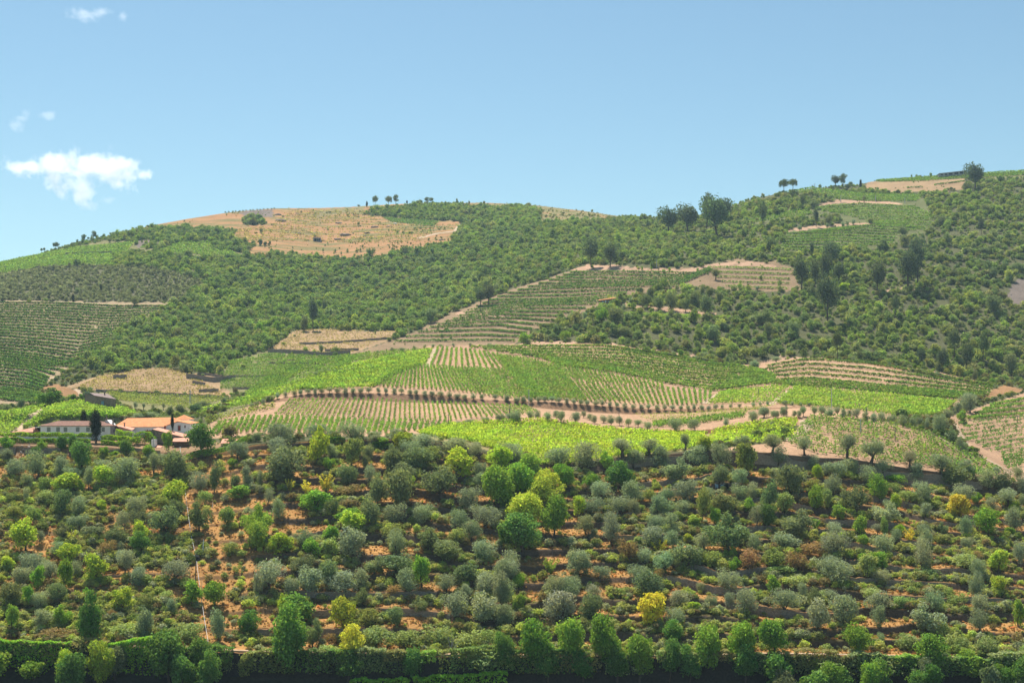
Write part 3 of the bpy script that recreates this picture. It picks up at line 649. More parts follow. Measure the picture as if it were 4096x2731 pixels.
parse('G', """700,160,220,200,o 60,210,200,170,o 180,330,120,110,g 490,380,170,190,o 640,340,150,130,o 620,420,240,160,o 30,430,150,220,o 550,570,250,270,k,o 800,590,240,230,k 850,440,200,150,o 1250,260,170,140,o 900,250,170,130,o 1330,380,230,230,k 1600,480,190,160,o 1790,380,90,90,o 2050,330,180,170,o
1430,270,100,100,s 1330,590,230,260,Y 1560,640,200,160,o 1750,560,120,80,y 1890,510,120,120,o 2050,500,110,130,o 2210,520,210,230,o 1560,790,230,180,d 180,530,120,180,g 30,640,150,200,o 330,900,330,440,d,g 640,880,320,420,d,g 950,900,320,440,d,g 1250,1000,320,440,d,g 80,950,220,380,d
1520,1030,270,360,d 1850,950,340,440,d,g 2150,900,340,420,d,g 2200,1080,300,320,d 1050,1080,270,320,d 430,1080,260,320,d 750,1090,260,300,d 1700,1090,240,280,d""")
parse('H', """120,820,280,350,d,g 200,520,220,220,o 360,430,110,170,o 480,480,120,150,k 620,460,150,130,o 510,640,220,270,k,o 740,590,210,250,k,o 100,370,120,140,g 640,230,240,230,o 950,200,160,210,g,w 1070,290,150,130,o 1930,230,140,170,o 2120,370,150,150,y 1920,390,150,200,o 1960,520,160,170,o 1540,520,190,160,o
1040,530,170,200,k,o 1060,640,140,180,o 1470,680,260,220,k,o 1940,690,170,180,o 2300,620,120,200,g 860,840,280,260,k,g 1060,830,90,120,o 1530,1000,350,320,d,g 1420,1160,220,180,g,w 1850,1080,270,230,d,g 2230,1080,250,190,d,g 600,1080,480,200,w 1130,1070,320,210,w 500,1060,160,140,y 40,1090,160,220,g
1300,850,230,150,w 1750,870,260,160,w 2020,900,250,170,w 1600,760,200,120,w 150,230,250,90,w 330,330,200,110,w 1250,500,170,110,w 1750,500,170,110,v 1480,250,190,90,w 980,420,170,90,w""")
# yard cypresses, olive rows of the knoll, hill trees
def cyp(fr, x, y0, y1, w, D, label):
    a = S(fr, x, y0); b_ = S(fr, x, y1); k = FR[fr][2]
    t = tree('c', a[0], (a[1] + b_[1]) / 2, w * 1.12 / k, b_[1] - a[1], "Z", D=D)
    z0 = (HY - b_[1]) / F * D; t.location.z = z0; t.rotation_euler[0] = t.rotation_euler[1] = 0; t.scale.z = (b_[1] - a[1]) / F * D * 1.02
    t["label"] = label
CYL = len(TREES)
cyp('h1', 1805, 285, 1010, 235, 551, "tallest and broadest cypress in front of the long white house")
cyp('h1', 1580, 320, 760, 125, 573, "smaller dark cypress rising behind the brown roof of the white house")
cyp('h2', 1360, 385, 800, 72, 564, "thin pencil-like cypress against the white warehouse with orange roof")
del TREES[CYL:]
OR = "180,722 235,705 300,692 375,682 435,672 495,665 555,663 610,665 680,658 745,658 815,660 885,660 950,662 1015,660 1095,657 1160,660 1235,662 1295,662 1367,672 1425,672 1497,682 1555,688 1630,690 1705,700 1770,705 1840,712 1910,715 1985,712 2095,715 2195,722 2280,740 2340,740 60,775 115,755 15,792"
for it in OR.split():
    x, y = map(float, it.split(',')); s = S('q6', x, y + 4)
    tree('o', s[0], s[1], 29, 25, "in the knoll bank row, left stretch" if x < 1000 else "in the knoll bank row, middle stretch", near=False)
OR = "55,725 140,740 200,738 262,740 330,735 385,730 445,735 505,738 570,745 630,752 692,758 745,762 820,768 875,770 940,778 1000,782 1068,790 1135,795 1205,800 1270,803 1340,805 1408,805 1475,808 1545,812 1610,810 1660,808 1725,808 1785,808 1845,800 1900,795 1970,795 2050,790 2170,785 2290,770"
for it in OR.split():
    x, y = map(float, it.split(',')); s = S('q7', x, y + 4)
    tree('o', s[0], s[1], 28 if x < 1850 else 19, 25 if x < 1850 else 18, "in the knoll bank row, right of the pole" if x < 1100 else "in the knoll bank row, right end", near=False)
parse('q6', "560,525,55,40,o 620,505,55,40,o 680,500,55,40,o 730,495,55,38,o 780,492,50,38,o 830,490,50,38,o 880,485,50,36,o 930,475,50,36,o 985,468,50,36,o 1040,462,48,36,o", False, "in the slanting row left of the knoll")
parse('q6', "1090,335,35,40,o 1210,315,60,50,o 1300,318,55,50,o 1400,300,55,50,o 1495,290,50,40,o 1565,285,45,36,o 1630,280,45,36,o 1740,275,45,36,o 1880,275,45,36,o 2045,275,50,40,o", False, "on the far rim of the knoll")
parse('q7', "30,895,70,60,o 95,885,70,80,o 150,875,90,95,o 255,872,80,85,o 320,872,80,90,o 405,880,90,90,o 480,860,90,70,o 520,885,100,105,o 650,885,110,105,o 715,865,50,70,o 770,885,70,60,o 810,905,70,85,o 885,905,70,75,o 945,920,90,90,o 1025,920,80,90,o 1100,935,70,75,o 1180,940,70,75,o 1260,960,90,85,o 1495,955,120,130,o 1665,955,130,115,o 1930,935,70,80,o 2155,885,100,100,o 2255,850,110,100,o 2340,870,60,75,o", True, "in the road row above the bright vineyard")
parse('q6', "1680,965,80,45,o 1780,945,90,50,o 1880,930,120,60,o 2010,910,90,60,o 2130,895,90,70,o 2220,890,110,75,o 2280,875,110,110,o", True, "at the left end of the road row")
parse('q8', "35,880,80,95,o 125,850,110,95,o 230,865,90,75,o 300,840,110,105,o 385,860,70,65,o 425,860,60,75,o 465,840,80,95,o 555,840,80,90,o 625,830,100,95,o 690,850,90,95,o 760,840,80,85,o 800,860,80,95,o 855,860,60,75,o 920,860,100,95,o 995,880,80,85,o 1065,890,90,85,o 1130,890,90,95,o 1225,900,90,95,o 1315,925,110,105,o 1395,930,90,85,o 1455,935,80,85,o 1520,900,90,60,o 1520,950,80,95,o", True, "in the road row by the square plot")
parse('q8', "1640,940,140,240,o 1700,860,90,95,o 1780,800,100,95,o 1890,770,180,170,o 1880,720,140,90,o 1810,890,140,95,g 1720,1030,110,140,k,o 1790,1110,90,105,o 1835,1140,90,95,o 1890,1170,70,65,g 1940,1210,60,50,g", True, "along the forked track at the right")
parse('q8', "35,780,40,36,o 95,780,40,36,o 160,770,36,40,o 300,770,40,36,o 372,775,44,40,o 445,785,44,36,o 515,785,44,36,o", False, "in the small row above the road")
parse('q3', """1440,420,160,190,e 1610,400,180,200,e 1765,340,110,250,e 1860,390,200,290,e 1900,330,160,180,e 780,690,120,200,e 940,710,140,160,e""", True, "in the saddle between the two hills")
parse('q3', """2250,370,60,180,p 1845,845,90,100,t,k 1285,1010,70,120,k 1250,1070,110,120,k 1355,1085,100,140,k 1460,1080,120,160,k 1590,1090,100,160,k 1660,1050,110,130,k 1760,1100,130,170,k 1730,990,60,100,k 1790,1000,90,100,k 1880,1040,70,110,k
985,1190,150,170,k 870,1190,120,140,k,g 1095,1220,70,90,k 970,1090,80,75,o 1060,1130,50,70,o 1120,1070,50,50,o 1460,970,60,50,o 1565,970,50,44,o 1680,970,70,54,o 1905,970,60,44,o 2085,970,70,54,o 2205,965,50,44,o 615,1200,80,64,o 725,1195,60,54,o
1640,1220,70,64,o 1740,1225,70,54,o 1440,1225,60,60,k 1810,1350,150,140,k 1065,1340,140,110,k 550,1370,100,110,k,g 790,1330,80,80,k 2240,1210,180,150,k 1215,795,25,40,s,g 1295,795,25,40,s,g 1400,820,36,44,s,g 1450,805,36,44,s,g 1690,805,24,36,s,g 820,1040,30,30,s,g""", False, "on the spur below the saddle")
parse('q4', """300,290,90,115,p 375,290,80,105,p 740,270,70,75,e 800,270,60,120,p 845,310,40,60,k 870,275,45,45,k 955,290,34,74,c 460,445,60,125,p 560,460,90,84,k 120,560,80,200,p 985,420,50,64,t,k 1935,260,150,170,e 1860,320,100,105,k 575,600,50,115,e 680,595,90,95,k
840,625,40,54,o 800,635,40,54,o 895,610,50,60,o 435,670,50,54,o 670,640,40,54,o 1035,605,60,64,k 1555,680,70,84,k 545,305,22,34,k 605,305,34,34,k""", False, "around the right hill's vineyards")
parse('q4', """1310,690,120,84,k 1330,770,110,95,k 540,880,40,115,e 710,930,140,210,e 450,1090,150,250,e 660,1060,110,250,e 565,1100,80,210,e 770,1080,100,160,e 1100,1120,150,210,e 1360,1060,170,290,e 1440,1000,130,340,e 670,1330,180,310,e 1985,670,50,110,e 190,800,130,115,k
1250,1350,70,170,p 880,940,60,95,k 2080,1300,150,210,k 360,1510,130,125,k 810,1170,100,90,g,y 540,1210,110,130,k 1830,500,100,80,k 2020,500,110,90,k 1650,600,80,100,k 1700,760,90,100,k 2020,860,110,70,k 1750,1050,120,90,k 2300,1000,110,100,k 2090,1040,90,110,k 2090,1220,90,80,k""", False, "in the scrub of the right hill")
parse('q8', """755,290,90,230,p 1755,260,120,260,p 2005,330,90,250,p 1860,430,110,210,e 2250,430,150,210,k 950,370,60,95,k 590,240,70,95,k 380,140,120,150,k 160,140,90,160,k 1650,430,100,150,e 1930,540,60,95,k 1380,460,50,44,o 1420,460,50,64,g 230,400,90,64,o 40,440,110,74,o 2180,560,70,60,o 1220,230,60,80,k 1480,400,80,120,e 2080,580,60,60,g""", False, "below the right hill's wood")
parse('q7', """1548,345,65,68,g 2180,440,100,84,k,o 2010,390,50,84,k 1945,400,40,84,k 1410,310,50,74,k 200,215,130,115,g""", False, "on the rim behind the knoll vineyard")
parse('q1', """480,1040,60,64,p 715,975,40,64,p 755,975,20,35,p 805,950,50,74,p 660,1000,20,40,p 355,1075,20,40,p 378,1070,22,40,p 935,985,45,45,k 1165,1000,45,36,g 1378,985,40,36,g 1420,990,55,44,k 1550,1130,80,74,k 1940,997,45,40,k 1890,995,40,40,k 2230,1000,45,64,k
2270,1010,40,40,k 2125,1100,50,74,k 800,1415,40,54,k 862,1390,25,64,c 1150,1500,70,95,k 625,1480,30,70,c 710,1190,40,50,k 525,1205,40,45,k 1480,1200,50,64,k 660,1410,50,50,k 1130,1400,60,60,k 2160,820,110,60,k""", False, "on the far left hill")
parse('q2', """1000,250,22,54,c 1072,232,52,90,p 1185,232,60,90,p 1245,222,50,80,p 1342,225,18,32,c 1456,222,30,34,k 1510,215,40,48,p 1550,215,45,48,p 1770,212,26,38,t,k 1875,235,25,34,k 2000,235,35,34,k 930,255,30,18,k""", False, "on the crest of the left hill")
parse('q2', """92,572,40,64,k 130,582,40,44,k 170,578,30,28,k 625,640,25,44,o 730,645,30,38,o 832,642,30,38,o 945,635,28,44,o 1000,640,25,34,o 1060,640,40,48,o 780,670,22,34,o 895,685,26,34,o 950,690,30,34,o 665,580,14,34,o""", False, "on the orange field of the left hill")
parse('q2', """540,1230,90,200,e 460,1260,100,150,k 315,1170,70,110,k 640,1110,70,115,k 1540,1200,110,130,k 1970,1060,100,115,e 2040,1040,110,140,e 80,1320,90,115,g 225,1310,100,115,g 610,1490,60,95,t,k 830,890,110,90,k 2150,610,60,90,k 1890,690,80,90,k 1530,720,110,90,k""", False, "in the wood of the left hill")
for i in range(15):
    x, y = S('q1', 1930 + i * 30 + random.uniform(-6, 6), 742 - i * 2.1)
    tree('s', x, y, 8, 7.5, "along the left hill's crest", 'k', near=False)
parse('q5', """185,1000,90,95,e 60,1030,110,90,k 420,940,200,150,g,d 330,960,120,110,g 625,945,85,80,g,d 740,935,80,95,e 540,960,60,64,k 1155,1000,50,64,o 1228,1015,45,54,t 1310,1015,60,48,o 1397,1015,50,60,t 1455,1050,90,95,k 1540,1050,110,115,k 1660,1030,120,110,g,k 1740,1000,140,95,g,k
1270,1085,220,64,o 1180,1100,120,64,o 1915,912,40,34,g 1980,912,45,30,g 2290,945,90,50,o 700,940,50,80,g""", False, "in the hollow behind the estate")
# fuller wording for every tree: its look, the place it stands and its order there
ORD = "first second third fourth fifth sixth seventh eighth ninth tenth eleventh twelfth thirteenth fourteenth fifteenth sixteenth seventeenth eighteenth nineteenth twentieth".split()
ORD += ["twenty-" + o for o in ORD[:9]] + ["thirtieth"] + ["thirty-" + o for o in ORD[:9]]
groups = {}
for t in TREES: groups.setdefault((WORD[t[2]], t[7], t[3]), []).append(t)
for (wd, kn, zone), L in groups.items():
    L.sort(key=lambda t: t[4])
    for i, t in enumerate(L):
        lab = f"{wd} {kn} {zone}"
        if len(L) == 2: lab = ("left " if i == 0 else "right ") + lab + " of two"
        elif len(L) > 2: lab = f"{ORD[i]} from left, {wd} {kn} {zone}"
        words = lab.split()
        t[0]["label"] = lab
        t[0]["category"] = "shrub" if kn == "shrub" else "tree"
        if len(L) > 1: t[0]["group"] = f"{kn}s {zone}"
for o in COL.objects:
    if o.name.startswith("cypress_tree") and "category" not in o: o["category"] = "tree"; o["group"] = "cypresses around the estate"
# ---------------------------------------------------------------- vine rows
ROWS = []
vr = np.random.default_rng(23)
VC = dict(b=(.13, .20, .038), n=(.092, .152, .036), d=(.06, .112, .032), p=(.14, .17, .05), y=(.185, .25, .034), s=(.17, .155, .065))
def leafrow(P, col, h, w, dens, size, gap, label, group, far, base=.25):
    """P plan points of one row"""
    if len(P) < 2: return
    seg = np.hypot(*np.diff(P, axis=0).T); L = np.r_[0, np.cumsum(seg)]
    n = int(L[-1] * dens)
    if n < 4: return
    s = vr.uniform(0, L[-1], n)
    x = np.interp(s, L, P[:, 0]); y = np.interp(s, L, P[:, 1])
    if gap > 0:
        keep = vnoise(x / 2.2 + 7, y / 2.2, 71) > gap
        x = x[keep]; y = y[keep]
    n = len(x)
    if n < 4: return
    hv = h * (.82 + .36 * vnoise(x / 1.5, y / 1.5, 73))
    t = vr.random(n) ** .75
    ww = w * (.55 + .7 * t)
    z = gz(x, y) + base + (hv - base) * t
    P3 = np.stack([x + vr.normal(size=n) * ww * .5, y + vr.normal(size=n) * ww * .5, z], 1)
    Nn = unit(n, vr) * .9 + [0, 0, .45]; Nn /= np.linalg.norm(Nn, axis=1)[:, None]
    Vv, Qq = cards(P3, Nn, size, vr, .75)
    if not far:
        W = resample(P, 1.5); zz = gz(W[:, 0], W[:, 1]) + h * .55; k = len(W)
        Wv = np.concatenate([np.c_[W, zz], np.c_[W, zz + .07]]); i = np.arange(k - 1); o_ = len(Vv)
        Vv = np.concatenate([Vv, Wv]); Qq = np.concatenate([Qq, np.stack([i, i + 1, i + 1 + k, i + k], 1) + o_])
    ROWS.append([Vv, Qq, np.array(col) * vr.uniform(.85, 1.15), label, group, far, float(np.mean(y))])
def lerp_lines(levels, n, m=70):
    R = []
    for l in levels:
        R.append(resample(l, max(1, np.sum(np.hypot(*np.diff(np.array(l, float), axis=0).T)) / m))[:m] if False else np.stack([np.interp(np.linspace(0, 1, m), np.linspace(0, 1, len(resample(l, 3))), resample(l, 3)[:, k]) for k in (0, 1)], 1))
    R = np.array(R); K = len(R) - 1
    out = []
    for i in range(n):
        f = i / max(1, n - 1) * K; k = min(int(f), K - 1); out.append(R[k] * (1 - (f - k)) + R[k + 1] * (f - k))
    return out
def contour(fr, levels, n, label, group, col='n', far=False, h=1.8, w=.7, dens=7, size=.42, gap=0., wob=1.2):
    lv = [SP(fr, l) for l in levels]
    for q in lerp_lines(lv, n):
        ph = vr.uniform(0, 99)
        q = q + np.stack([np.zeros(len(q)), (vnoise(q[:, 0] / 60, np.zeros(len(q)) + ph, 5) - .5) * wob], 1)
        P = np.array([gp(a, b)[:2] for a, b in q])
        leafrow(P, VC[col], h, w, dens, size, gap, label, group, far)
def updown(fr, top, bot, n, label, group, col='n', h=1.9, w=.65, dens=8, size=.36, gap=0., spread=1.0):
    T = lerp_lines([SP(fr, top)] * 2, 2, n)[0]; B = lerp_lines([SP(fr, bot)] * 2, 2, n)[0]
    for i in range(n):
        q = np.linspace(T[i], B[i], 24)
        P = np.array([gp(a, b)[:2] for a, b in q])
        leafrow(P, VC[col], h, w, dens, size, gap, label, group, False)
# plots of the knoll
updown('q6', [(1612, 305), (1900, 328), (2110, 365)], [(1547, 465), (1890, 472), (2240, 500)], 14, "trellised vine row in the pale upright block on top of the knoll", "vine rows of the knoll's top block")
updown('q6', [(1180, 495), (1260, 470), (1340, 462), (1500, 465), (1700, 478), (1940, 485)], [(1060, 632), (1130, 640), (1215, 650), (1480, 660), (1800, 680), (2160, 735)], 30, "trellised vine row in the striped middle block above the olive row", "vine rows of the knoll's middle block")
updown('q6', [(1960, 487), (2240, 500), (2340, 520)], [(2200, 735), (2480, 745), (2620, 755)], 13, "vine row fanning out in the green middle of the knoll", "vine rows of the knoll's green fan", gap=.1)
updown('q7', [(-20, 370), (200, 400), (480, 465)], [(250, 745), (500, 745), (735, 765)], 20, "vine row slanting over the knoll's dense green shoulder", "vine rows of the knoll's shoulder", gap=.12)
updown('q7', [(495, 470), (700, 495), (1000, 545), (1380, 612)], [(605, 570), (800, 610), (1050, 630), (1390, 652)], 24, "short trellised vine row in the upper striped strip at the knoll's right", "vine rows of the knoll's upper right strip")
updown('q7', [(600, 585), (900, 630), (1250, 648), (1640, 668), (1800, 690)], [(745, 768), (1000, 775), (1400, 800), (1700, 790), (1790, 745)], 27, "trellised vine row in the lower striped block at the knoll's right", "vine rows of the knoll's lower right block")
updown('q6', [(350, 752), (700, 750), (1100, 748), (1600, 778), (2000, 795), (2340, 806)], [(215, 888), (640, 898), (1100, 922), (1680, 932), (2150, 890), (2470, 868)], 52, "slim trellised vine row on bare tan soil below the olive bank", "vine rows below the olive bank", h=1.6, w=.45, dens=6, size=.3)
updown('q6', [(-250, 950), (20, 905), (400, 902), (1000, 925), (1720, 938)], [(-330, 1050), (0, 1030), (440, 1035), (1080, 1042), (1700, 985)], 42, "leafy trellised vine row in the lowest striped block by the warehouse", "vine rows of the lowest striped block", dens=9)
contour('q6', [[(850, 460), (1300, 372), (1555, 322)], [(350, 650), (700, 580), (1000, 520), (1510, 440)], [(480, 662), (800, 650), (1050, 638), (1190, 515)]], 22, "bushy vine row in the bright green block on the knoll's left", "vine rows of the knoll's left block", 'b', w=1.2, dens=9, size=.5)
contour('q6', [[(-40, 700), (200, 530), (450, 435), (850, 365)], [(20, 760), (280, 640), (560, 560), (860, 440)]], 12, "vine row on the knoll's left flank facing the hollow", "vine rows of the knoll's left flank", 'n', w=.8, dens=9, size=.42, gap=.22)
contour('q6', [[(-100, 760), (250, 645), (560, 565)], [(-120, 800), (200, 722), (420, 680)]], 7, "vine row in the narrow green strip running down left from the knoll", "vine rows of the knoll's left strip", 'b', w=1.1, dens=8, size=.5)
contour('q5', [[(1650, 1078), (1900, 1012), (2352, 880)], [(1680, 1092), (1950, 1038), (2352, 960)]], 4, "vine row on the grassy edge above the warehouse", "vine rows above the warehouse", 'b', w=1.1, dens=8, size=.5)
contour('q5', [[(1750, 1130), (2000, 1080), (2352, 1000)], [(1780, 1152), (2000, 1115), (2352, 1030)]], 3, "vine row at the left end of the lowest striped block", "vine rows at the striped block's left end", 'p', dens=5)
contour('q7', [[(-250, 305), (900, 295), (1400, 370), (1900, 440), (2250, 505)], [(350, 400), (900, 440), (1500, 500), (2000, 560), (2352, 545)], [(500, 458), (1000, 520), (1400, 600), (1800, 672), (2352, 605)]], 12, "curving vine row on the terraces at the knoll's right rim", "vine rows of the right rim", 'n', w=.75, dens=22, size=.42, gap=.06)
contour('q8', [[(150, 468), (500, 410), (1000, 440), (1500, 520), (2090, 640)], [(30, 600), (500, 572), (1200, 640), (2050, 712)], [(380, 640), (800, 660), (1200, 700), (1800, 745)]], 9, "curving vine row on the terraces under the right hill's wood", "vine rows under the right wood", 'n', w=.75, dens=22, size=.42, gap=.05)
contour('q8', [[(390, 648), (900, 690), (1300, 725), (1770, 772)], [(225, 780), (700, 815), (1150, 870), (1590, 885)]], 18, "dense vine row in the square green plot above the road row", "vine rows of the square green plot", 'b', w=1.1, dens=9, size=.45)
contour('q7', [[(1890, 695), (2352, 640), (2480, 640)], [(1780, 782), (2300, 772), (2330, 775)]], 10, "vine row in the small green plot between two pale tracks", "vine rows between two tracks", 'b', w=1.1, dens=9, size=.45)
contour('q7', [[(-688, 1040), (-438, 970), (-38, 945), (330, 930), (660, 968), (1000, 1015), (1400, 1035), (1750, 1045)], [(-430, 1085), (-238, 1110), (0, 1185), (300, 1295), (600, 1290), (1000, 1235), (1250, 1220), (1700, 1150)]], 24, "bushy vine row in the brightest yellow-green vineyard on the plateau", "vine rows of the brightest vineyard", 'y', w=1.3, dens=10, size=.42)
contour('q8', [[(-270, 1010), (0, 962), (415, 917)], [(-370, 1120), (-100, 1130), (100, 1112), (370, 1055)]], 11, "bushy vine row in the bright plot left of the curved dirt road", "vine rows left of the dirt road", 'y', w=1.3, dens=10, size=.45)
contour('q8', [[(525, 892), (800, 900), (1200, 950), (1540, 1040), (1900, 1210), (2180, 1372)], [(420, 1000), (800, 1050), (1200, 1110), (1600, 1200), (1850, 1320), (2080, 1400)], [(300, 1110), (600, 1205), (900, 1242), (1400, 1295), (1700, 1335), (1950, 1402)]], 18, "patchy vine row in the thin vineyard right of the dirt road", "vine rows right of the dirt road", 'n', w=.9, dens=7, size=.4, gap=.33)
contour('q8', [[(2070, 800), (2352, 748), (2700, 700)], [(1865, 912), (2352, 878), (2700, 840)]], 4, "full vine row on the upper terraces of the far right slope", "vine rows of the upper far right slope", 'n', w=1.0, dens=13, size=.45)
contour('q8', [[(1790, 960), (2100, 930), (2352, 900), (2700, 860)], [(1850, 1100), (2100, 1060), (2352, 1020), (2700, 960)], [(2150, 1222), (2352, 1178), (2700, 1100)], [(2200, 1340), (2352, 1300), (2700, 1220)]], 13, "sparse vine row on the bare far right slope", "vine rows of the bare far right slope", 'd', w=.8, dens=5, size=.4, gap=.42)
contour('q7', [[(1130, 880), (1600, 866), (2100, 822), (2352, 800)], [(1290, 945), (1600, 905), (2090, 855), (2200, 835)]], 6, "thin young vine row on pale soil above the road row", "young vine rows above the road row", 'p', w=.5, dens=3, size=.3, gap=.3, h=1.3)
contour('q7', [[(1310, 955), (1600, 925), (2095, 868)], [(1300, 985), (1600, 960), (2090, 895)]], 4, "full vine row in the green strip above the road bank", "vine rows of the green strip", 'n', w=1.2, dens=10, size=.45)
contour('q5', [[(-300, 1120), (0, 1075), (250, 1035), (375, 1018)], [(-300, 1270), (0, 1255), (80, 1245), (100, 1230)]], 14, "vine row in the green plot left of the slanting road", "vine rows left of the slanting road", 'b', w=1.2, dens=9, size=.45)
contour('q5', [[(400, 1040), (640, 990), (900, 1000), (1160, 1085)], [(200, 1205), (420, 1130), (700, 1120), (1000, 1118)]], 15, "vine row on the small green hill behind the white house", "vine rows behind the white house", 'b', w=1.1, dens=9, size=.42)
# hillside terraces, far away
contour('q5', [[(-400, 130), (0, 135), (500, 140), (1000, 165), (1420, 165)], [(-400, 260), (0, 260), (400, 270), (900, 300), (1180, 290)], [(-400, 400), (0, 400), (400, 430), (700, 460), (1000, 420)], [(-400, 560), (0, 560), (300, 590), (600, 640), (840, 560)], [(-400, 680), (0, 680), (250, 700), (420, 770)], [(-400, 860), (0, 860), (200, 880), (350, 910)], [(-400, 960), (0, 960), (150, 975), (300, 985)]], 38, "vine row of the far left terraces", "far left", 'd', True, w=.8, dens=20, size=0.5, h=1.5, gap=.04)
contour('q3', [[(600, 838), (1100, 832), (1700, 850)], [(420, 905), (900, 915), (1480, 905)], [(150, 990), (800, 965), (1250, 955)], [(-100, 1075), (500, 1070), (1000, 1040)], [(-250, 1160), (300, 1120), (820, 1110)], [(-400, 1240), (0, 1200), (550, 1215)], [(-600, 1310), (0, 1290), (280, 1330)], [(-900, 1430), (-300, 1420), (120, 1420)]], 22, "x", "spur", 'd', True, w=1.05, dens=14, size=0.5, h=1.7, gap=.04)
contour('q3', [[(1260, 955), (1500, 915), (1790, 800)], [(1330, 985), (1520, 945), (1820, 815)]], 3, "x", "spur", 'd', True, w=0.87, dens=12.0, size=0.48, h=1.7)
contour('q4', [[(-349, 1009), (0, 1015), (370, 1030)], [(-200, 1172), (0, 1182), (330, 1190)]], 5, "x", "spur right", 'n', True, w=0.87, dens=10.0, size=0.48, h=1.7)
contour('q4', [[(300, 342), (560, 330), (1000, 380), (1500, 390)], [(700, 412), (1000, 440), (1430, 440)]], 7, "x", "top", 'n', True, w=1.24, dens=8.0, size=0.61, h=1.7)
contour('q4', [[(500, 505), (950, 465), (1430, 490)], [(750, 545), (1100, 540), (1550, 545)], [(1000, 610), (1300, 610), (1570, 600)], [(1050, 640), (1300, 650), (1560, 700)]], 13, "x", "main", 'n', True, w=0.99, dens=8.0, size=0.58, h=1.7, gap=.04)
contour('q4', [[(0, 600), (250, 545), (500, 505)], [(30, 622), (300, 580), (550, 548)]], 4, "x", "band", 'n', True, w=0.99, dens=8.0, size=0.58, h=1.7, gap=.04)
contour('q4', [[(650, 690), (1000, 652), (1500, 670)], [(320, 722), (800, 710), (1280, 730)], [(290, 790), (750, 780), (1230, 800)], [(280, 850), (550, 870), (900, 845)]], 10, "x", "lower", 'n', True, w=1.0, dens=11, size=0.6, h=1.7, gap=.04)
contour('q4', [[(1080, 264), (1450, 242), (1900, 207), (2352, 183), (2900, 160)], [(1150, 272), (1500, 264), (1850, 240), (2352, 215), (2900, 200)]], 5, "x", "crest", 'n', True, w=1.36, dens=8.0, size=0.68, h=1.7)
contour('q4', [[(1580, 305), (1850, 270)], [(1350, 328), (1480, 322)]], 2, "x", "crest", 'd', True, w=1.24, dens=8.0, size=0.61, h=1.7)
contour('q3', [[(1060, 1185), (1500, 1205), (1970, 1220)], [(1060, 1200), (1500, 1220), (1960, 1232)]], 3, "x", "mid", 'b', True, w=0.81, dens=12.0, size=0.41, h=1.7)
contour('q6', [[(830, 395), (1000, 352), (1480, 325)], [(750, 440), (900, 420), (1250, 375)]], 5, "x", "spurfoot", 'n', True, w=0.62, dens=12.0, size=0.37, gap=.04, h=1.7)
contour('q6', [[(-180, 425), (150, 360), (500, 375), (800, 395)], [(-200, 460), (250, 440), (560, 440)]], 7, 'x', 'valley', 'n', True, w=.8, dens=11, size=.4, h=1.4, gap=.25)
contour('q6', [[(-180, 470), (150, 455), (480, 460)], [(-230, 545), (20, 540), (360, 548)]], 9, "x", "valley", 'n', True, w=0.50, dens=12.0, size=0.34, h=1.7)
contour('q6', [[(-240, 575), (0, 562), (360, 558)], [(-260, 660), (-150, 650), (250, 655)]], 8, "x", "valley", 'n', True, w=0.50, dens=12.0, size=0.34, h=1.7)
contour('q5', [[(920, 900), (1300, 930), (1950, 952)], [(1000, 962), (1300, 1005), (1640, 1045)]], 9, "x", "valley", 'p', True, w=0.68, dens=12.0, size=0.34, gap=.04, h=1.7)
contour('q1', [[(-300, 1250), (0, 1182), (330, 1112), (650, 1050), (1140, 1010)], [(-300, 1330), (0, 1272), (400, 1208), (900, 1195), (1000, 1195)]], 24, "x", "hilltop", 'n', True, w=1.98, dens=5.2, size=0.75, h=1.7, gap=.04)
contour('q1', [[(1550, 1003), (1800, 1005)], [(1380, 1088), (1800, 1112), (2090, 1132)]], 14, "x", "hilltop", 'n', True, w=1.98, dens=5.2, size=0.75, h=1.7, gap=.04)
contour('q1', [[(1200, 1050), (1500, 1030)], [(1400, 1068), (1440, 1062)]], 4, "x", "hilltop", 'n', True, w=1.86, dens=5.2, size=0.75, h=1.7, gap=.04)
contour('q2', [[(1130, 365), (1620, 402)], [(1200, 400), (1560, 438)]], 7, "x", "hilltop", 'd', True, w=0.99, dens=6.0, size=0.54, gap=.04, h=1.7)
contour('q2', [[(1400, 440), (1780, 430)], [(750, 572), (1350, 575)]], 7, "x", "hilltop", 'd', True, w=0.99, dens=4.0, size=0.54, gap=.45, h=1.7)
contour('q5', [[(870, 750), (1150, 708), (1430, 695), (1630, 745)], [(640, 862), (1000, 870), (1500, 905), (1950, 930)]], 13, 'x', 'dry', 's', True, w=.8, dens=5, size=.4, h=.9, gap=.3)
contour('q6', [[(400, 160), (600, 150), (1300, 168)], [(180, 320), (500, 340), (850, 350)]], 12, 'x', 'dry', 's', True, w=.8, dens=5, size=.4, h=.9, gap=.3)
contour('q2', [[(-200, 480), (300, 430), (900, 400), (1600, 420)], [(-60, 560), (400, 560), (1000, 580), (1500, 560)]], 9, 'x', 'dry', 's', True, w=2.2, dens=3, size=.8, h=1.1, gap=.45)
contour('q2', [[(300, 320), (600, 310), (950, 300)], [(200, 420), (600, 400), (1100, 380)]], 7, 'x', 'dry', 's', True, w=2.4, dens=3, size=.8, h=1.1, gap=.45)
near_rows = sorted([r for r in ROWS if not r[5]], key=lambda r: r[6])
ind = near_rows[:298]; rest = near_rows[298:] + [r for r in ROWS if r[5]]
bygrp = {}
for r in ind: bygrp.setdefault(r[4], []).append(r)
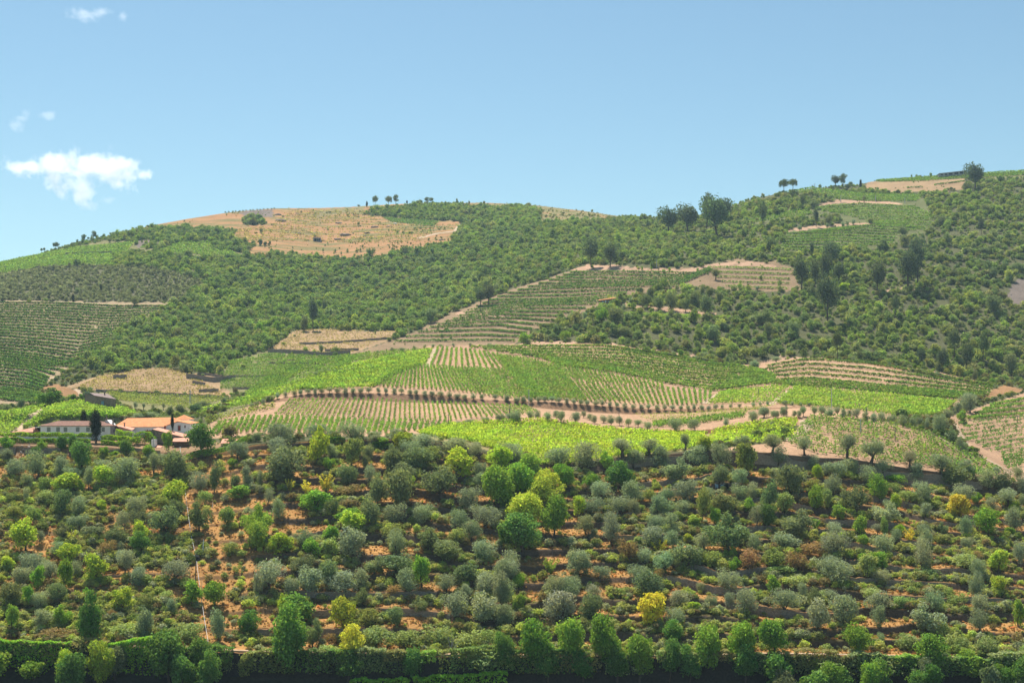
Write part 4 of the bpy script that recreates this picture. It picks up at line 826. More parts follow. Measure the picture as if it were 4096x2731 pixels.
for g_, L in bygrp.items():
    for i, r in enumerate(L):
        c = r[0].reshape(-1, 3).mean(0); c[2] = r[0][:, 2].min()
        o = link("vine_row", mesh_np("vine_row", r[0] - c, r[1], [M_VINE]), None, c)
        o.color = (*r[2], 1)
        tag(o, r[3], "vine row", r[4])
for kk_, colr in enumerate(sorted(VC)):
    pass
M_VINE_FAR = None
def merge(rows, name):
    Vs = [r[0] for r in rows]; n = np.cumsum([0] + [len(v) for v in Vs])
    Vv = np.concatenate(Vs); Qq = np.concatenate([r[1] + k for r, k in zip(rows, n)])
    cc = np.concatenate([np.repeat(r[2][None], len(r[0]), 0) for r in rows])
    return mesh_np(name, Vv, Qq, [M_VINE_A], cc)
M_VINE_A = M_VINE.copy(); M_VINE_A.name = "vine_leaf_far"
nt = M_VINE_A.node_tree
oi = [n for n in nt.nodes if n.type == 'OBJECT_INFO'][0]; at = N(nt, "ShaderNodeAttribute", attribute_name="ground_color")
for l in list(oi.outputs["Color"].links): nt.links.new(at.outputs["Color"], l.to_socket)
far = link("distant_vine_rows", merge(rest, "distant_vine_rows")); tag(far, "green rows of vines covering the terraces of the far hillsides", "vineyard", None, "stuff")
# ---------------------------------------------------------------- buildings and yard
def tiles(name, col):
    m, nt, b = new_mat(name)
    geo = N(nt, "ShaderNodeNewGeometry")
    w = N(nt, "ShaderNodeTexWave"); w.inputs["Scale"].default_value = 1.3; w.inputs["Distortion"].default_value = .6; w.inputs["Detail"].default_value = 2
    nt.links.new(geo.outputs["Position"], w.inputs["Vector"])
    tx = N(nt, "ShaderNodeTexNoise"); tx.inputs["Scale"].default_value = .8; tx.inputs["Detail"].default_value = 6
    nt.links.new(geo.outputs["Position"], tx.inputs["Vector"])
    mr = N(nt, "ShaderNodeMapRange"); mr.inputs[1].default_value = .3; mr.inputs[2].default_value = .7; mr.inputs[3].default_value = .78; mr.inputs[4].default_value = 1.2
    nt.links.new(tx.outputs[0], mr.inputs[0])
    vm = N(nt, "ShaderNodeVectorMath", operation='SCALE'); vm.inputs[0].default_value = col
    nt.links.new(mr.outputs[0], vm.inputs["Scale"]); nt.links.new(vm.outputs[0], b.inputs["Base Color"])
    bp = N(nt, "ShaderNodeBump"); bp.inputs["Strength"].default_value = .5; bp.inputs["Distance"].default_value = .08
    nt.links.new(w.outputs[0], bp.inputs["Height"]); nt.links.new(bp.outputs[0], b.inputs["Normal"])
    return m
M_WHITE = simple("whitewash", (.90, .89, .86), .8, .06, .7)
M_TILE = tiles("orange_tile", (.62, .25, .10)); M_TILEB = tiles("brown_tile", (.24, .125, .09)); M_TILEP = tiles("pink_tile", (.62, .30, .20)); M_TILEG = tiles("grey_tile", (.23, .17, .15))
M_RUB = simple("rubble_stone", (.25, .19, .14), .95, .35, 1.6, .6)
M_GREY = simple("grey_render", (.30, .28, .27), .9, .15, .8)
M_CONC = simple("concrete", (.36, .34, .32), .9, .15, .8)
M_SHUT = simple("shutter_green", (.27, .31, .27), .6, .1, 3)
M_GRAN = simple("granite_trim", (.34, .28, .23), .9, .2, 3)
M_RED = simple("dark_red_paint", (.28, .05, .04), .5, .15, 3)
M_DARK = simple("dark_opening", (.03, .03, .03), .9, .1, 1)
M_WOOD = simple("weathered_wood", (.16, .12, .09), .9, .3, 4)
M_BLUE = simple("blue_paint", (.20, .32, .42), .5, .1, 2)
M_STEEL = simple("galvanised_steel", (.42, .43, .44), .5, .1, 2, 0, .4)
M_POLE = simple("pole_concrete", (.45, .42, .39), .9, .1, 2)
M_POLEW = simple("pole_wood", (.15, .12, .10), .9, .2, 3)
M_WPAINT = simple("white_paint", (.82, .82, .82), .4, .03, 2)
def hx(x, D, fr='h1'):
    s = S(fr, x, 0); return (s[0] - CX) / F * D
def hz(y, D, fr='h1'):
    s = S(fr, 0, y); return (HY - s[1]) / F * D
def win(parent, x0, x1, z0, z1, yf, mat, frame, name="window"):
    f = MB().box(x0 - .12, x1 + .12, yf - .06, yf + .1, z0 - .12, z1 + .12).build(name, frame, parent)
    MB().box(x0, x1, yf - .10, yf - .055, z0, z1).build("pane", mat, f)
    return f
def hip(x0, x1, y0, y1, ze, zr, rx0, rx1, over=.45):
    mb = MB(); x0 -= over; x1 += over; y0 -= over; y1 += over; ym = (y0 + y1) / 2
    a, b_, c, d = (x0, y0, ze), (x1, y0, ze), (x1, y1, ze), (x0, y1, ze); r0, r1 = (rx0, ym, zr), (rx1, ym, zr)
    mb.poly([a, b_, r1, r0]); mb.poly([b_, c, r1]); mb.poly([c, d, r0, r1]); mb.poly([d, a, r0])
    lo = lambda p: (p[0], p[1], p[2] - .18)
    for p, q in ((a, b_), (b_, c), (c, d), (d, a)): mb.poly([lo(p), lo(q), q, p])
    mb.poly([lo(d), lo(c), lo(b_), lo(a)])
    return mb
# white house
D = 560
x0, x1 = hx(762, D), hx(2072, D); ze = hz(676, D) ; zb = hz(875, D) - 2.5
h = empty("white_house", ((x0 + x1) / 2, D + 4.5, zb)); tag(h, "long white house with brown hipped roof and row of small shuttered windows", "house")
o0 = Vector(h.location)
def rel(mb, root): 
    mb.v = [tuple(Vector(v) - Vector(root.location)) for v in mb.v]; return mb
def part(mb, name, m, root): return rel(mb, root).build(name, m, root)
part(MB().box(x0, x1, D, D + 9, zb, ze), "wall", M_WHITE, h)
part(MB().box(x1 + .003, x1 + .05, D + .15, D + 9, zb, ze - .02), "end_wall", M_GREY, h)
part(hip(x0, x1, D, D + 9, ze + .18, ze + 2.1, x0 + 5.4, x1 - 5.2), "roof", M_TILEB, h)
def pwin(root, a, b_, c, d, yf, mat, frame, fr='h1', nm="window"):
    xx0, xx1, zz1, zz0 = hx(a, yf, fr), hx(b_, yf, fr), hz(c, yf, fr), hz(d, yf, fr)
    f = part(MB().box(xx0 - .13, xx1 + .13, yf - .05, yf + .1, zz0 - .13, zz1 + .13), nm, frame, root)
    g_ = MB().box(xx0, xx1, yf - .10, yf - .045, zz0, zz1)
    for k in range(5):
        zz = zz0 + (zz1 - zz0) * (k + .5) / 5; g_.box(xx0, xx1, yf - .13, yf - .098, zz - .05, zz + .05)
    g_.v = [tuple(Vector(v) - Vector(root.location)) for v in g_.v]; g_.build("shutter", mat, f)
    return f
for a in (890, 1065, 1205, 1435, 1628, 1922): pwin(h, a, a + 54 if a < 1900 else a + 44, 702, 776, D, M_SHUT, M_GRAN)
part(MB().box(x1 + .04, x1 + .1, D + 4.5, D + 5.4, hz(795, D), hz(745, D)), "side_window", M_DARK, h)
# lean-to and canopies to its left
sh = empty("lean_to_shed", (hx(690, 563), 565, zb)); tag(sh, "low dark open shed leaning on the left end of the white house", "shed")
mb = MB(); xa, xb = hx(618, 562), hx(760, 562)
for q in (xa + .1, xb - .2): mb.box(q, q + .15, 562, 562.15, zb, hz(715, 562))
part(mb, "post", M_WOOD, sh)
part(MB().box(xa, xb, 566, 566.2, zb, hz(715, 562)), "back_wall", M_DARK, sh)
part(MB().poly([(xa - .3, 561.5, hz(718, 562)), (xb, 561.5, hz(690, 562)), (xb, 566.5, hz(668, 562)), (xa - .3, 566.5, hz(700, 562))]).poly([(xa - .3, 561.5, hz(722, 562)), (xa - .3, 566.5, hz(704, 562)), (xb, 566.5, hz(672, 562)), (xb, 561.5, hz(694, 562))]), "roof", M_SHUT, sh)
cn = empty("garden_pavilion", (hx(420, 562), 565, zb)); tag(cn, "low pavilion with salmon-pink tent-shaped roof at the left end of the yard", "pavilion")
xa, xb, ap = hx(200, 562), hx(640, 562), hx(585, 562)
zE, zA_ = hz(792, 562), hz(694, 562)
mb = MB(); A_, B_, C_, D_ = (xa, 562, zE), (xb + 1, 562, zE + .15), (xb + 1, 570, zE + .3), (xa + 1, 570, zE + .2); T = (ap, 566, zA_)
for p, q in ((A_, B_), (B_, C_), (C_, D_), (D_, A_)): mb.poly([p, q, T])
mb.poly([D_, C_, B_, A_])
part(mb, "roof", M_TILEP, cn)
part(MB().box(xa + .6, xb + .4, 562.6, 569.5, zb - 1, zE - .02), "wall", M_WHITE, cn)
part(MB().box(xa - .1, xb + 1, 561.95, 562.08, zE - .22, zE + .04), "fascia", M_RED, cn)
# warehouse
D = 572; zb = -10
x0, x1 = hx(270, D, 'h2'), hx(1330, D, 'h2'); ze = hz(692, D, 'h2')
w = empty("wine_warehouse", ((x0 + x1) / 2, D + 9, zb)); tag(w, "big white warehouse with bright orange tiled roof and gabled right wing", "warehouse")
part(MB().box(x0, x1, D, D + 18, zb, ze), "wall", M_WHITE, w)
mb = MB(); xl, xr = x0 - .5, hx(1700, D + 9, 'h2')
rid = (hx(520, D + 9, 'h2'), D + 9, hz(522, D + 9, 'h2')); rid2 = (hx(1375, D + 9, 'h2'), D + 9, hz(510, D + 9, 'h2'))
a, b_, c, d = (xl, D - .5, ze), (hx(1300, D, 'h2'), D - .5, ze + .1), (xr, D + 18.5, ze + .8), (xl, D + 18.5, ze)
mb.poly([a, b_, rid2, rid]).poly([b_, (xr, D + 1, ze + .6), rid2]).poly([(xr, D + 1, ze + .6), c, rid2]).poly([c, d, rid, rid2]).poly([d, a, rid])
part(mb, "roof", M_TILE, w)
part(MB().box(rid[0], rid2[0], D + 8.85, D + 9.15, rid[2] - .05, rid[2] + .16), "ridge", M_TILEP, w)
# right gabled wing
D2_ = 568
xa, xb, xap = hx(1245, D2_, 'h2'), hx(1692, D2_, 'h2'), hx(1468, D2_, 'h2')
zl, zr_, zt = hz(672, D2_, 'h2'), hz(634, D2_, 'h2'), hz(594, D2_, 'h2')
mb = MB(); f = [(xa, D2_, zb), (xb, D2_, zb), (xb, D2_, zr_), (xap, D2_, zt), (xa, D2_, zl)]; bk = [(p[0], D2_ + 16, p[2]) for p in f]
mb.poly(f).poly(bk[::-1])
for i in range(5): mb.poly([f[i], bk[i], bk[(i + 1) % 5], f[(i + 1) % 5]])
part(mb, "wing_wall", M_WHITE, w)
mb = MB()
for (p, q) in (((xa - .4, zl - .05), (xap, zt + .12)), ((xap, zt + .12), (xb + .4, zr_ - .02))):
    mb.poly([(p[0], D2_ - .35, p[1] + .1), (q[0], D2_ - .35, q[1] + .1), (q[0], D2_ + 16, q[1] + .6), (p[0], D2_ + 16, p[1] + .6)])
    mb.poly([(p[0], D2_ - .35, p[1] - .06), (q[0], D2_ - .35, q[1] - .06), (q[0], D2_ - .35, q[1] + .1), (p[0], D2_ - .35, p[1] + .1)])
part(mb, "wing_roof", M_TILE, w)
dr = part(MB().box(hx(1462, D2_, 'h2'), hx(1520, D2_, 'h2'), D2_ - .08, D2_ + .1, hz(765, D2_, 'h2'), hz(660, D2_, 'h2')), "window", M_GRAN, w)
part(MB().box(hx(1474, D2_, 'h2'), hx(1508, D2_, 'h2'), D2_ - .13, D2_ - .075, hz(756, D2_, 'h2'), hz(674, D2_, 'h2')), "shutter", M_RED, w)
mb = MB(); cxo, czo = hx(1600, D2_, 'h2'), hz(685, D2_, 'h2')
mb.poly([(cxo + .30 * math.cos(t), D2_ - .06, czo + .62 * math.sin(t)) for t in np.linspace(0, 2 * math.pi, 20)[:-1]][::-1]); part(mb, "oval_frame", M_GRAN, w)
mb = MB(); mb.poly([(cxo + .19 * math.cos(t), D2_ - .07, czo + .48 * math.sin(t)) for t in np.linspace(0, 2 * math.pi, 20)[:-1]][::-1]); part(mb, "oval_window", M_DARK, w)
part(MB().box(hx(1219, D2_, 'h2'), hx(1248, D2_, 'h2'), D2_ - 1.2, D2_ - .6, zb, hz(672, D2_, 'h2')), "chimney", M_RED, w)
part(MB().box(hx(446, 570, 'h2'), hx(468, 570, 'h2'), 570, 570.5, zb, hz(618, 570, 'h2')).box(hx(441, 570, 'h2'), hx(473, 570, 'h2'), 569.9, 570.6, hz(622, 570, 'h2'), hz(612, 570, 'h2')), "chimney", M_GRAN, w)
# tower with pyramid roof
D3_ = 592
t = empty("tower", (hx(1550, D3_, 'h2'), D3_ + 3.5, zb)); tag(t, "small square white tower with pointed orange roof behind the warehouse", "tower")
xa, xb = hx(1408, D3_, 'h2'), hx(1700, D3_, 'h2'); ze = hz(543, D3_, 'h2')
part(MB().box(xa, xb, D3_, D3_ + 6.5, zb, ze), "wall", M_WHITE, t)
mb = MB(); T = ((xa + xb) / 2 - .1, D3_ + 3.2, hz(462, D3_ + 3, 'h2')); q4_ = [(xa - .35, D3_ - .35, ze), (xb + .35, D3_ - .35, ze), (xb + .35, D3_ + 6.8, ze), (xa - .35, D3_ + 6.8, ze)]
for i in range(4): mb.poly([q4_[i], q4_[(i + 1) % 4], T])
mb.poly(q4_[::-1]); part(mb, "roof", M_TILE, t)
# chapel front
D4_ = 566
c = empty("chapel", (hx(2010, D4_), D4_ + 3, -9)); tag(c, "little white chapel gable with stone cross and pinnacle behind the white house", "chapel")
pts = [(1905, 760), (1905, 628), (1945, 605), (2003, 556), (2050, 610), (2095, 660), (2140, 668), (2140, 760)]
f = [(hx(x, D4_), D4_, hz(y, D4_)) for x, y in pts]; bk = [(p[0], D4_ + 7, p[2]) for p in f]
mb = MB().poly(f[::-1]).poly(bk)
for i in range(len(f)): mb.poly([f[i], f[(i + 1) % len(f)], bk[(i + 1) % len(f)], bk[i]])
part(mb, "wall", M_WHITE, c)
mb = MB()
for p, q in zip(f[1:6], f[2:7]): mb.tube([(p[0], D4_ - .05, p[2]), (q[0], D4_ - .05, q[2])], [.16, .16], 6)
part(mb, "cornice", M_GRAN, c)
part(MB().box(hx(1978, D4_), hx(2000, D4_), D4_ - .06, D4_ + .05, hz(660, D4_), hz(590, D4_)), "niche", M_GRAN, c)
part(MB().box(hx(1990, D4_), hx(2016, D4_), D4_ - .1, D4_ + .4, hz(560, D4_), hz(505, D4_)).box(hx(2000, D4_), hx(2006, D4_), D4_ + .1, D4_ + .25, hz(505, D4_), hz(440, D4_)).box(hx(1990, D4_), hx(2016, D4_), D4_ + .1, D4_ + .25, hz(470, D4_), hz(462, D4_)), "cross", M_GRAN, c)
part(MB().box(hx(2112, D4_), hx(2138, D4_), D4_ - .1, D4_ + .4, hz(668, D4_), hz(580, D4_)).box(hx(2119, D4_), hx(2131, D4_), D4_, D4_ + .3, hz(580, D4_), hz(538, D4_)), "pinnacle", M_GRAN, c)
# low annex with pale roof between chapel and warehouse
D5_ = 567
a_ = empty("annex", (hx(430, D5_, 'h2'), D5_ + 3, -10)); tag(a_, "low white annex with pale pink roof and dark arch beside the chapel", "annex")
xa, xm, xb = hx(268, D5_, 'h2'), hx(375, D5_, 'h2'), hx(592, D5_, 'h2')
part(MB().box(xa, xb, D5_, D5_ + 5, -10, hz(752, D5_, 'h2')), "wall", M_WHITE, a_)
mb = MB(); lz, rz = hz(672, D5_, 'h2'), hz(752, D5_, 'h2')
mb.poly([(xa, D5_ - .3, lz - .25), (xm, D5_ - .3, lz - .25), (xb + .3, D5_ - .3, rz), (xb + .3, D5_ + 5, rz + .9), (xa, D5_ + 5, lz + .35)]); mb.poly([(xa, D5_ - .25, rz), (xb + .3, D5_ - .25, rz - .02), (xm, D5_ - .25, lz - .27), (xa, D5_ - .25, lz - .27)])
part(mb, "roof", M_TILEP, a_)
mb = MB(); ca, cz_ = hx(315, D5_, 'h2'), hz(718, D5_, 'h2')
mb.poly([(ca + .95 * math.cos(q), D5_ - .32, cz_ + .9 * math.sin(q)) for q in np.linspace(math.pi, 0, 12)]); part(mb, "arch", M_DARK, a_)
# stone outbuilding and lower roofs
D6 = 556
s_ = empty("stone_outbuilding", (hx(1200, D6, 'h2'), D6 + 4, -11)); tag(s_, "brown rubble-stone outbuilding with sloping pale pink roof in front of the warehouse", "outbuilding")
xa, xt, xb = hx(930, D6, 'h2'), hx(1000, D6, 'h2'), hx(1560, D6, 'h2')
P_ = [(xa, hz(1000, D6, 'h2')), (xb, hz(1000, D6, 'h2')), (xb, hz(885, D6, 'h2')), (xt, hz(740, D6, 'h2')), (xa, hz(785, D6, 'h2'))]
mb = MB(); f = [(p[0], D6, p[1]) for p in P_]; bk = [(p[0], D6 + 8, p[1] + (0 if i < 2 else .5)) for i, p in enumerate(P_)]
mb.poly(f).poly(bk[::-1])
for i in (0, 1, 4): mb.poly([f[i], bk[i], bk[(i + 1) % 5], f[(i + 1) % 5]])
part(mb, "wall", M_RUB, s_)
mb = MB()
mb.poly([(xt - .1, D6 - .3, f[3][2] + .12), (xb + .3, D6 - .3, f[2][2] + .1), (xb + .3, D6 + 8, f[2][2] + 1.0), (xt - .1, D6 + 8, f[3][2] + .75)])
mb.poly([(xb + .3, D6 - .3, f[2][2] - .05), (xt - .1, D6 - .3, f[3][2]), (xt - .1, D6 - .3, f[3][2] + .12), (xb + .3, D6 - .3, f[2][2] + .1)][::-1])
mb.poly([(xa - .3, D6 - .3, f[4][2] + .05), (xt - .1, D6 - .3, f[3][2] + .12), (xt - .1, D6 + 8, f[3][2] + .75), (xa - .3, D6 + 8, f[4][2] + .6)])
part(mb, "roof", M_TILEP, s_)
def shelter(fr, x0_, x1_, yt, ye, yb, D, label, posts=3):
    xa, xb = hx(x0_, D, fr), hx(x1_, D, fr); zt, ze_, zb_ = hz(yt, D, fr), hz(ye, D, fr), hz(yb, D, fr)
    r = empty("open_shelter", ((xa + xb) / 2, D + 2, zb_)); tag(r, label, "shelter")
    part(MB().poly([(xa, D - .2, ze_), (xb, D - .2, ze_), (xb, D + 4.5, zt), (xa, D + 4.5, zt)]).poly([(xa, D - .2, ze_ - .12), (xa, D + 4.5, zt - .12), (xb, D + 4.5, zt - .12), (xb, D - .2, ze_ - .12)]).poly([(xa, D - .2, ze_ - .12), (xb, D - .2, ze_ - .12), (xb, D - .2, ze_), (xa, D - .2, ze_)]), "roof", M_TILEP, r)
    for k in range(posts):
        q = xa + .3 + (xb - xa - .6) * k / (posts - 1); part(MB().box(q - .1, q + .1, D, D + .2, zb_ - 1.5, ze_ - .12), "post", M_WOOD, r)
    part(MB().box(xa, xb, D + 4, D + 4.2, zb_ - 1.5, zt - .3), "back_wall", M_RUB, r)
shelter('h2', 1345, 1670, 897, 965, 1040, 551, "open timber shelter with salmon roof just below the stone outbuilding")
shelter('q5', 1885, 2030, 1292, 1330, 1345, 549, "open shelter with salmon roof right of the big round tree", 4)
g_ = empty("gate_crest", (hx(895, 563, 'h2'), 563, -10)); tag(g_, "ornate dark red crest over a gateway in front of the warehouse", "gate")
mb = MB(); mb.box(hx(845, 563, 'h2'), hx(945, 563, 'h2'), 563, 563.25, -10, hz(765, 563, 'h2'))
for k, q in enumerate((850, 872, 893, 915, 938)):
    hh = (752, 757, 738, 757, 748)[k]; mb.box(hx(q - 7, 563, 'h2'), hx(q + 7, 563, 'h2'), 562.98, 563.27, hz(766, 563, 'h2'), hz(hh, 563, 'h2')); mb.box(hx(q - 11, 563, 'h2'), hx(q + 11, 563, 'h2'), 562.96, 563.29, hz(760, 563, 'h2'), hz(757, 563, 'h2'))
part(mb, "crest", M_RED, g_)
sm_ = empty("white_hut", (hx(1000, 549, 'h2'), 550, -12)); tag(sm_, "tiny white hut with low pink lean-to roof among garden trees", "hut")
part(MB().box(hx(965, 549, 'h2'), hx(1045, 549, 'h2'), 549, 551.5, -13, hz(925, 549, 'h2')), "wall", M_WHITE, sm_)
part(MB().poly([(hx(1035, 548, 'h2'), 547.4, hz(1075, 548, 'h2')), (hx(1150, 548, 'h2'), 547.4, hz(1085, 548, 'h2')), (hx(1145, 548, 'h2'), 550.5, hz(1050, 548, 'h2')), (hx(1000, 548, 'h2'), 550.5, hz(1030, 548, 'h2'))]), "roof", M_TILEP, sm_)
# barn
D7_ = 640
b7 = empty("stone_barn", (hx(1980, D7_), D7_ + 4, gz(hx(1980, D7_), D7_ + 10) - 1)); tag(b7, "low dark stone barn with grey-brown tiled roof behind the small vine hill", "barn")
P = lambda x, y, d: (hx(x, d), d, hz(y, d))
fl, fr_, = P(1785, 100, D7_), P(2182, 172, D7_ - 4)
lo = -6
mb = MB(); A1, A2 = P(1785, 108, D7_), P(2180, 176, D7_ - 4); Bk1, Bk2 = P(1600, 70, D7_ + 12), P(2010, 85, D7_ + 8)
for p, q in ((A1, A2), (A2, Bk2), (Bk2, Bk1), (Bk1, A1)): mb.poly([(p[0], p[1], lo), (q[0], q[1], lo), q, p])
part(mb, "wall", M_RUB, b7)
part(MB().poly([P(1775, 100, D7_ - .4), P(2190, 170, D7_ - 4.4), P(2015, 68, D7_ + 6), P(1690, 48, D7_ + 8)]).poly([P(1775, 106, D7_ - .4), P(1690, 52, D7_ + 8), P(2015, 74, D7_ + 6), P(2190, 177, D7_ - 4.4)][::1]), "roof", M_TILEG, b7)
part(MB().box(hx(1912, D7_ - 2), hx(1958, D7_ - 2), D7_ - 2.6, D7_ - 1.9, -4, hz(208, D7_ - 2)), "door", M_BLUE, b7)
part(MB().box(hx(1955, D7_ + 3), hx(1972, D7_ + 3), D7_ + 3, D7_ + 3.8, hz(90, D7_), hz(8, D7_ + 3)), "chimney", M_RUB, b7)
# hill buildings
def hb(name, label, cat, fr, x0_, x1_, yt0, yt1, yb, depth, mats, over=1, roofm=None, opens=()):
    s0 = S(fr, (x0_ + x1_) / 2, yb); x, D, z = gp(*s0); 
    xa, xb = hx(x0_, D, fr), hx(x1_, D, fr); za, zb2 = hz(yt0, D, fr), hz(yt1, D, fr)
    r = empty(name, ((xa + xb) / 2, D, z)); tag(r, label, cat)
    mb = MB(); f = [(xa, D, z - 4), (xb, D, z - 4), (xb, D, zb2), (xa, D, za)]; bk = [(p[0], D + depth, p[2]) for p in f]
    mb.poly(f).poly(bk[::-1])
    for i in range(4): mb.poly([f[i], bk[i], bk[(i + 1) % 4], f[(i + 1) % 4]])
    part(mb, "wall", mats, r)
    t_ = .5 * over
    part(MB().poly([(xa - t_, D - t_, za + .1), (xb + t_, D - t_, zb2 + .1), (xb + t_, D + depth, zb2 + 1.2 * over), (xa - t_, D + depth, za + 1.2 * over)]).poly([(xa - t_, D - t_, za - .4), (xb + t_, D - t_, zb2 - .4), (xb + t_, D - t_, zb2 + .1), (xa - t_, D - t_, za + .1)]), "roof", roofm or mats, r)
    for (a, b_, c_, d_, m_) in opens:
        part(MB().box(hx(a, D, fr), hx(b_, D, fr), D - .12, D + .1, hz(d_, D, fr), hz(c_, D, fr)), "window", m_, r)
    return r
hb("stone_cottage", "stone cottage with orange roof standing on the terraced spur", "cottage", 'q3', 850, 985, 1072, 1052, 1122, 9, M_RUB, 1, M_TILE, [(873, 888, 1078, 1103, M_BLUE), (898, 908, 1075, 1090, M_WPAINT), (922, 932, 1078, 1100, M_BLUE)])
hb("stone_cottage_wing", "low stone wing right of the spur cottage, half behind a round olive", "cottage", 'q3', 990, 1040, 1068, 1078, 1112, 6, M_RUB, .7, M_TILEG, [(1003, 1012, 1085, 1105, M_GREY)])
hb("concrete_shelter", "small square concrete shell on the orange field of the left hill", "shelter", 'q2', 540, 603, 536, 536, 569, 8, M_CONC, 1, M_CONC, [(548, 570, 545, 567, M_DARK), (574, 584, 545, 565, M_DARK), (588, 598, 545, 567, M_DARK)])
hb("unfinished_building", "long unfinished concrete building with open bays on the right hilltop", "building", 'q4', 1625, 1858, 202, 176, 232, 10, M_CONC, 1.2, M_CONC, [(1640, 1658, 207, 217, M_DARK), (1675, 1695, 203, 215, M_DARK), (1708, 1740, 199, 213, M_DARK), (1757, 1790, 192, 208, M_DARK), (1802, 1830, 187, 204, M_DARK)])

# ---------------------------------------------------------------- poles, cable, small things
def pole(fr, x, y0, y1, label, m=None, r=.16, name="utility_pole", D=None, x2=None, cross=True, cat="pole"):
    s1 = S(fr, x, y1); s0 = S(fr, x2 if x2 is not None else x, y0)
    if D is None: X, D, z = gp(*s1)
    else: X = (s1[0] - CX) / F * D; z = (HY - s1[1]) / F * D
    top = PW(s0[0], s0[1], D)
    o = empty(name, (X, D, z)); tag(o, label, cat)
    part(MB().tube([(X, D, z - .6), ((X + top[0]) / 2, D, (z + top[2]) / 2), top], [r * 1.15, r, r * .75], 8), "shaft", m or M_POLE, o)
    if cross: part(MB().box(top[0] - .8, top[0] + .8, D - .07, D + .07, top[2] - .45, top[2] - .3), "crossarm", M_STEEL, o)
    return o
pole('q7', 247, 655, 812, "tall thin pole standing at the knoll's olive bank, nearest the centre", M_STEEL)
pole('q7', 1985, 725, 812, "dark pole at the right end of the knoll's olive row", M_POLEW)
pole('q7', 2210, 650, 700, "short dark pole in the small plot between two tracks", M_POLEW)
pole('q6', 1697, 868, 985, "pole among the lowest striped rows, left of the road olives", M_POLEW)
pole('q6', 2222, 795, 872, "short pole at the right end of the bare striped rows", M_POLEW)
pole('q8', 707, 648, 838, "tall grey pole rising from the road olives into the square plot", M_STEEL)
pole('q8', 323, 748, 892, "dark thick pole beside the curved dirt road, right of a pair", M_POLEW)
pole('q8', 312, 750, 885, "dark thick pole beside the curved dirt road, left of a pair", M_POLEW)
pole('q8', 1005, 812, 922, "dark pole in the olive row below the square plot", M_POLEW)
pole('q8', 947, 780, 835, "short dark pole at the foot of the square plot", M_POLEW)
pole('q8', 1250, 952, 1102, "dark pole standing in the thin vineyard, right one", M_POLEW)
pole('q8', 955, 905, 1032, "grey pole standing in the thin vineyard, left one", M_STEEL)
pole('q8', 80, 650, 722, "thin pole in the green plot left of the upper track", M_POLEW)
pole('q8', 2297, 880, 950, "dark pole on the bare far right slope", M_POLEW)
pole('q7', 1018, 848, 885, "short post under the middle of the olive bank", M_POLEW, .12)
pole('q7', 80, 820, 862, "short dark pole near the left end of the road olives", M_POLEW, .12)
pole('q3', 1340, 728, 797, "white pole above the terraced spur", M_STEEL, .3)
pole('q3', 1432, 645, 690, "pale pole in the scrub above the terraced spur", M_STEEL, .3)
for x, a, b_, l in ((785, 388, 447, "left"), (1082, 388, 442, "middle"), (1333, 408, 457, "right")): pole('q4', x, a, b_, f"{l} grey pole of three under the right hill's top vineyard", M_STEEL, .3)
pole('q4', 562, 288, 325, "thin pole on the right hill's crest beside pines", M_STEEL, .3)
pole('h2', 1257, 925, 1165, "pale concrete pole before the willow-like tree in the yard", M_POLE, .18, D=546)
pole('h2', 1512, 1068, 1262, "leaning white pole where the cable leaves the yard", M_WPAINT, .12, D=541, x2=1510, cross=False)
pole('h2', 1005, 878, 1075, "thin grey pole beside the tiny white hut", M_STEEL, .12, D=547, cross=False)
pole('E', 1752, 80, 345, "dark cable pole on the near slope carrying a black box", M_POLEW, .17, x2=1757)
pole('A', 1815, 1022, 1165, "white leaning post on the bare orange strip", M_WPAINT, .13, x2=1824, cross=False, name="white_post")
pole('E', 1807, 320, 445, "thin grey post below the white leaning one", M_STEEL, .09, x2=1809, cross=False, name="metal_post")
pole('A', 1902, 690, 735, "short pale post at the top of the orange strip", M_WPAINT, .1, x2=1907, cross=False, name="white_post")
# lattice mast
s1 = S('h2', 1697, 262); Dm = 660; base = PW(s1[0], s1[1], Dm); top = PW(S('h2', 1705, 38)[0], S('h2', 1705, 38)[1], Dm)
lm = empty("lattice_mast", base); tag(lm, "slender grey lattice mast in the hollow behind the orange roofs", "mast")
mb = MB(); hh = top[2] - base[2] + 1
for a in (-.45, .45):
    for c_ in (-.45, .45): mb.tube([(a, c_, -1), (a * .35, c_ * .35, hh)], [.06, .05], 4)
for k in range(9):
    z0_, z1_ = hh * k / 9, hh * (k + 1) / 9; q0, q1_ = .45 * (1 - .65 * k / 9), .45 * (1 - .65 * (k + 1) / 9)
    mb.tube([(-q0, -q0, z0_), (q1_, -q1_, z1_)], [.04, .04], 4); mb.tube([(q0, q0, z0_), (-q1_, q1_, z1_)], [.04, .04], 4)
mb.box(-1, 1, -.05, .05, hh - .9, hh - .8); mb.build("lattice", M_STEEL, lm)
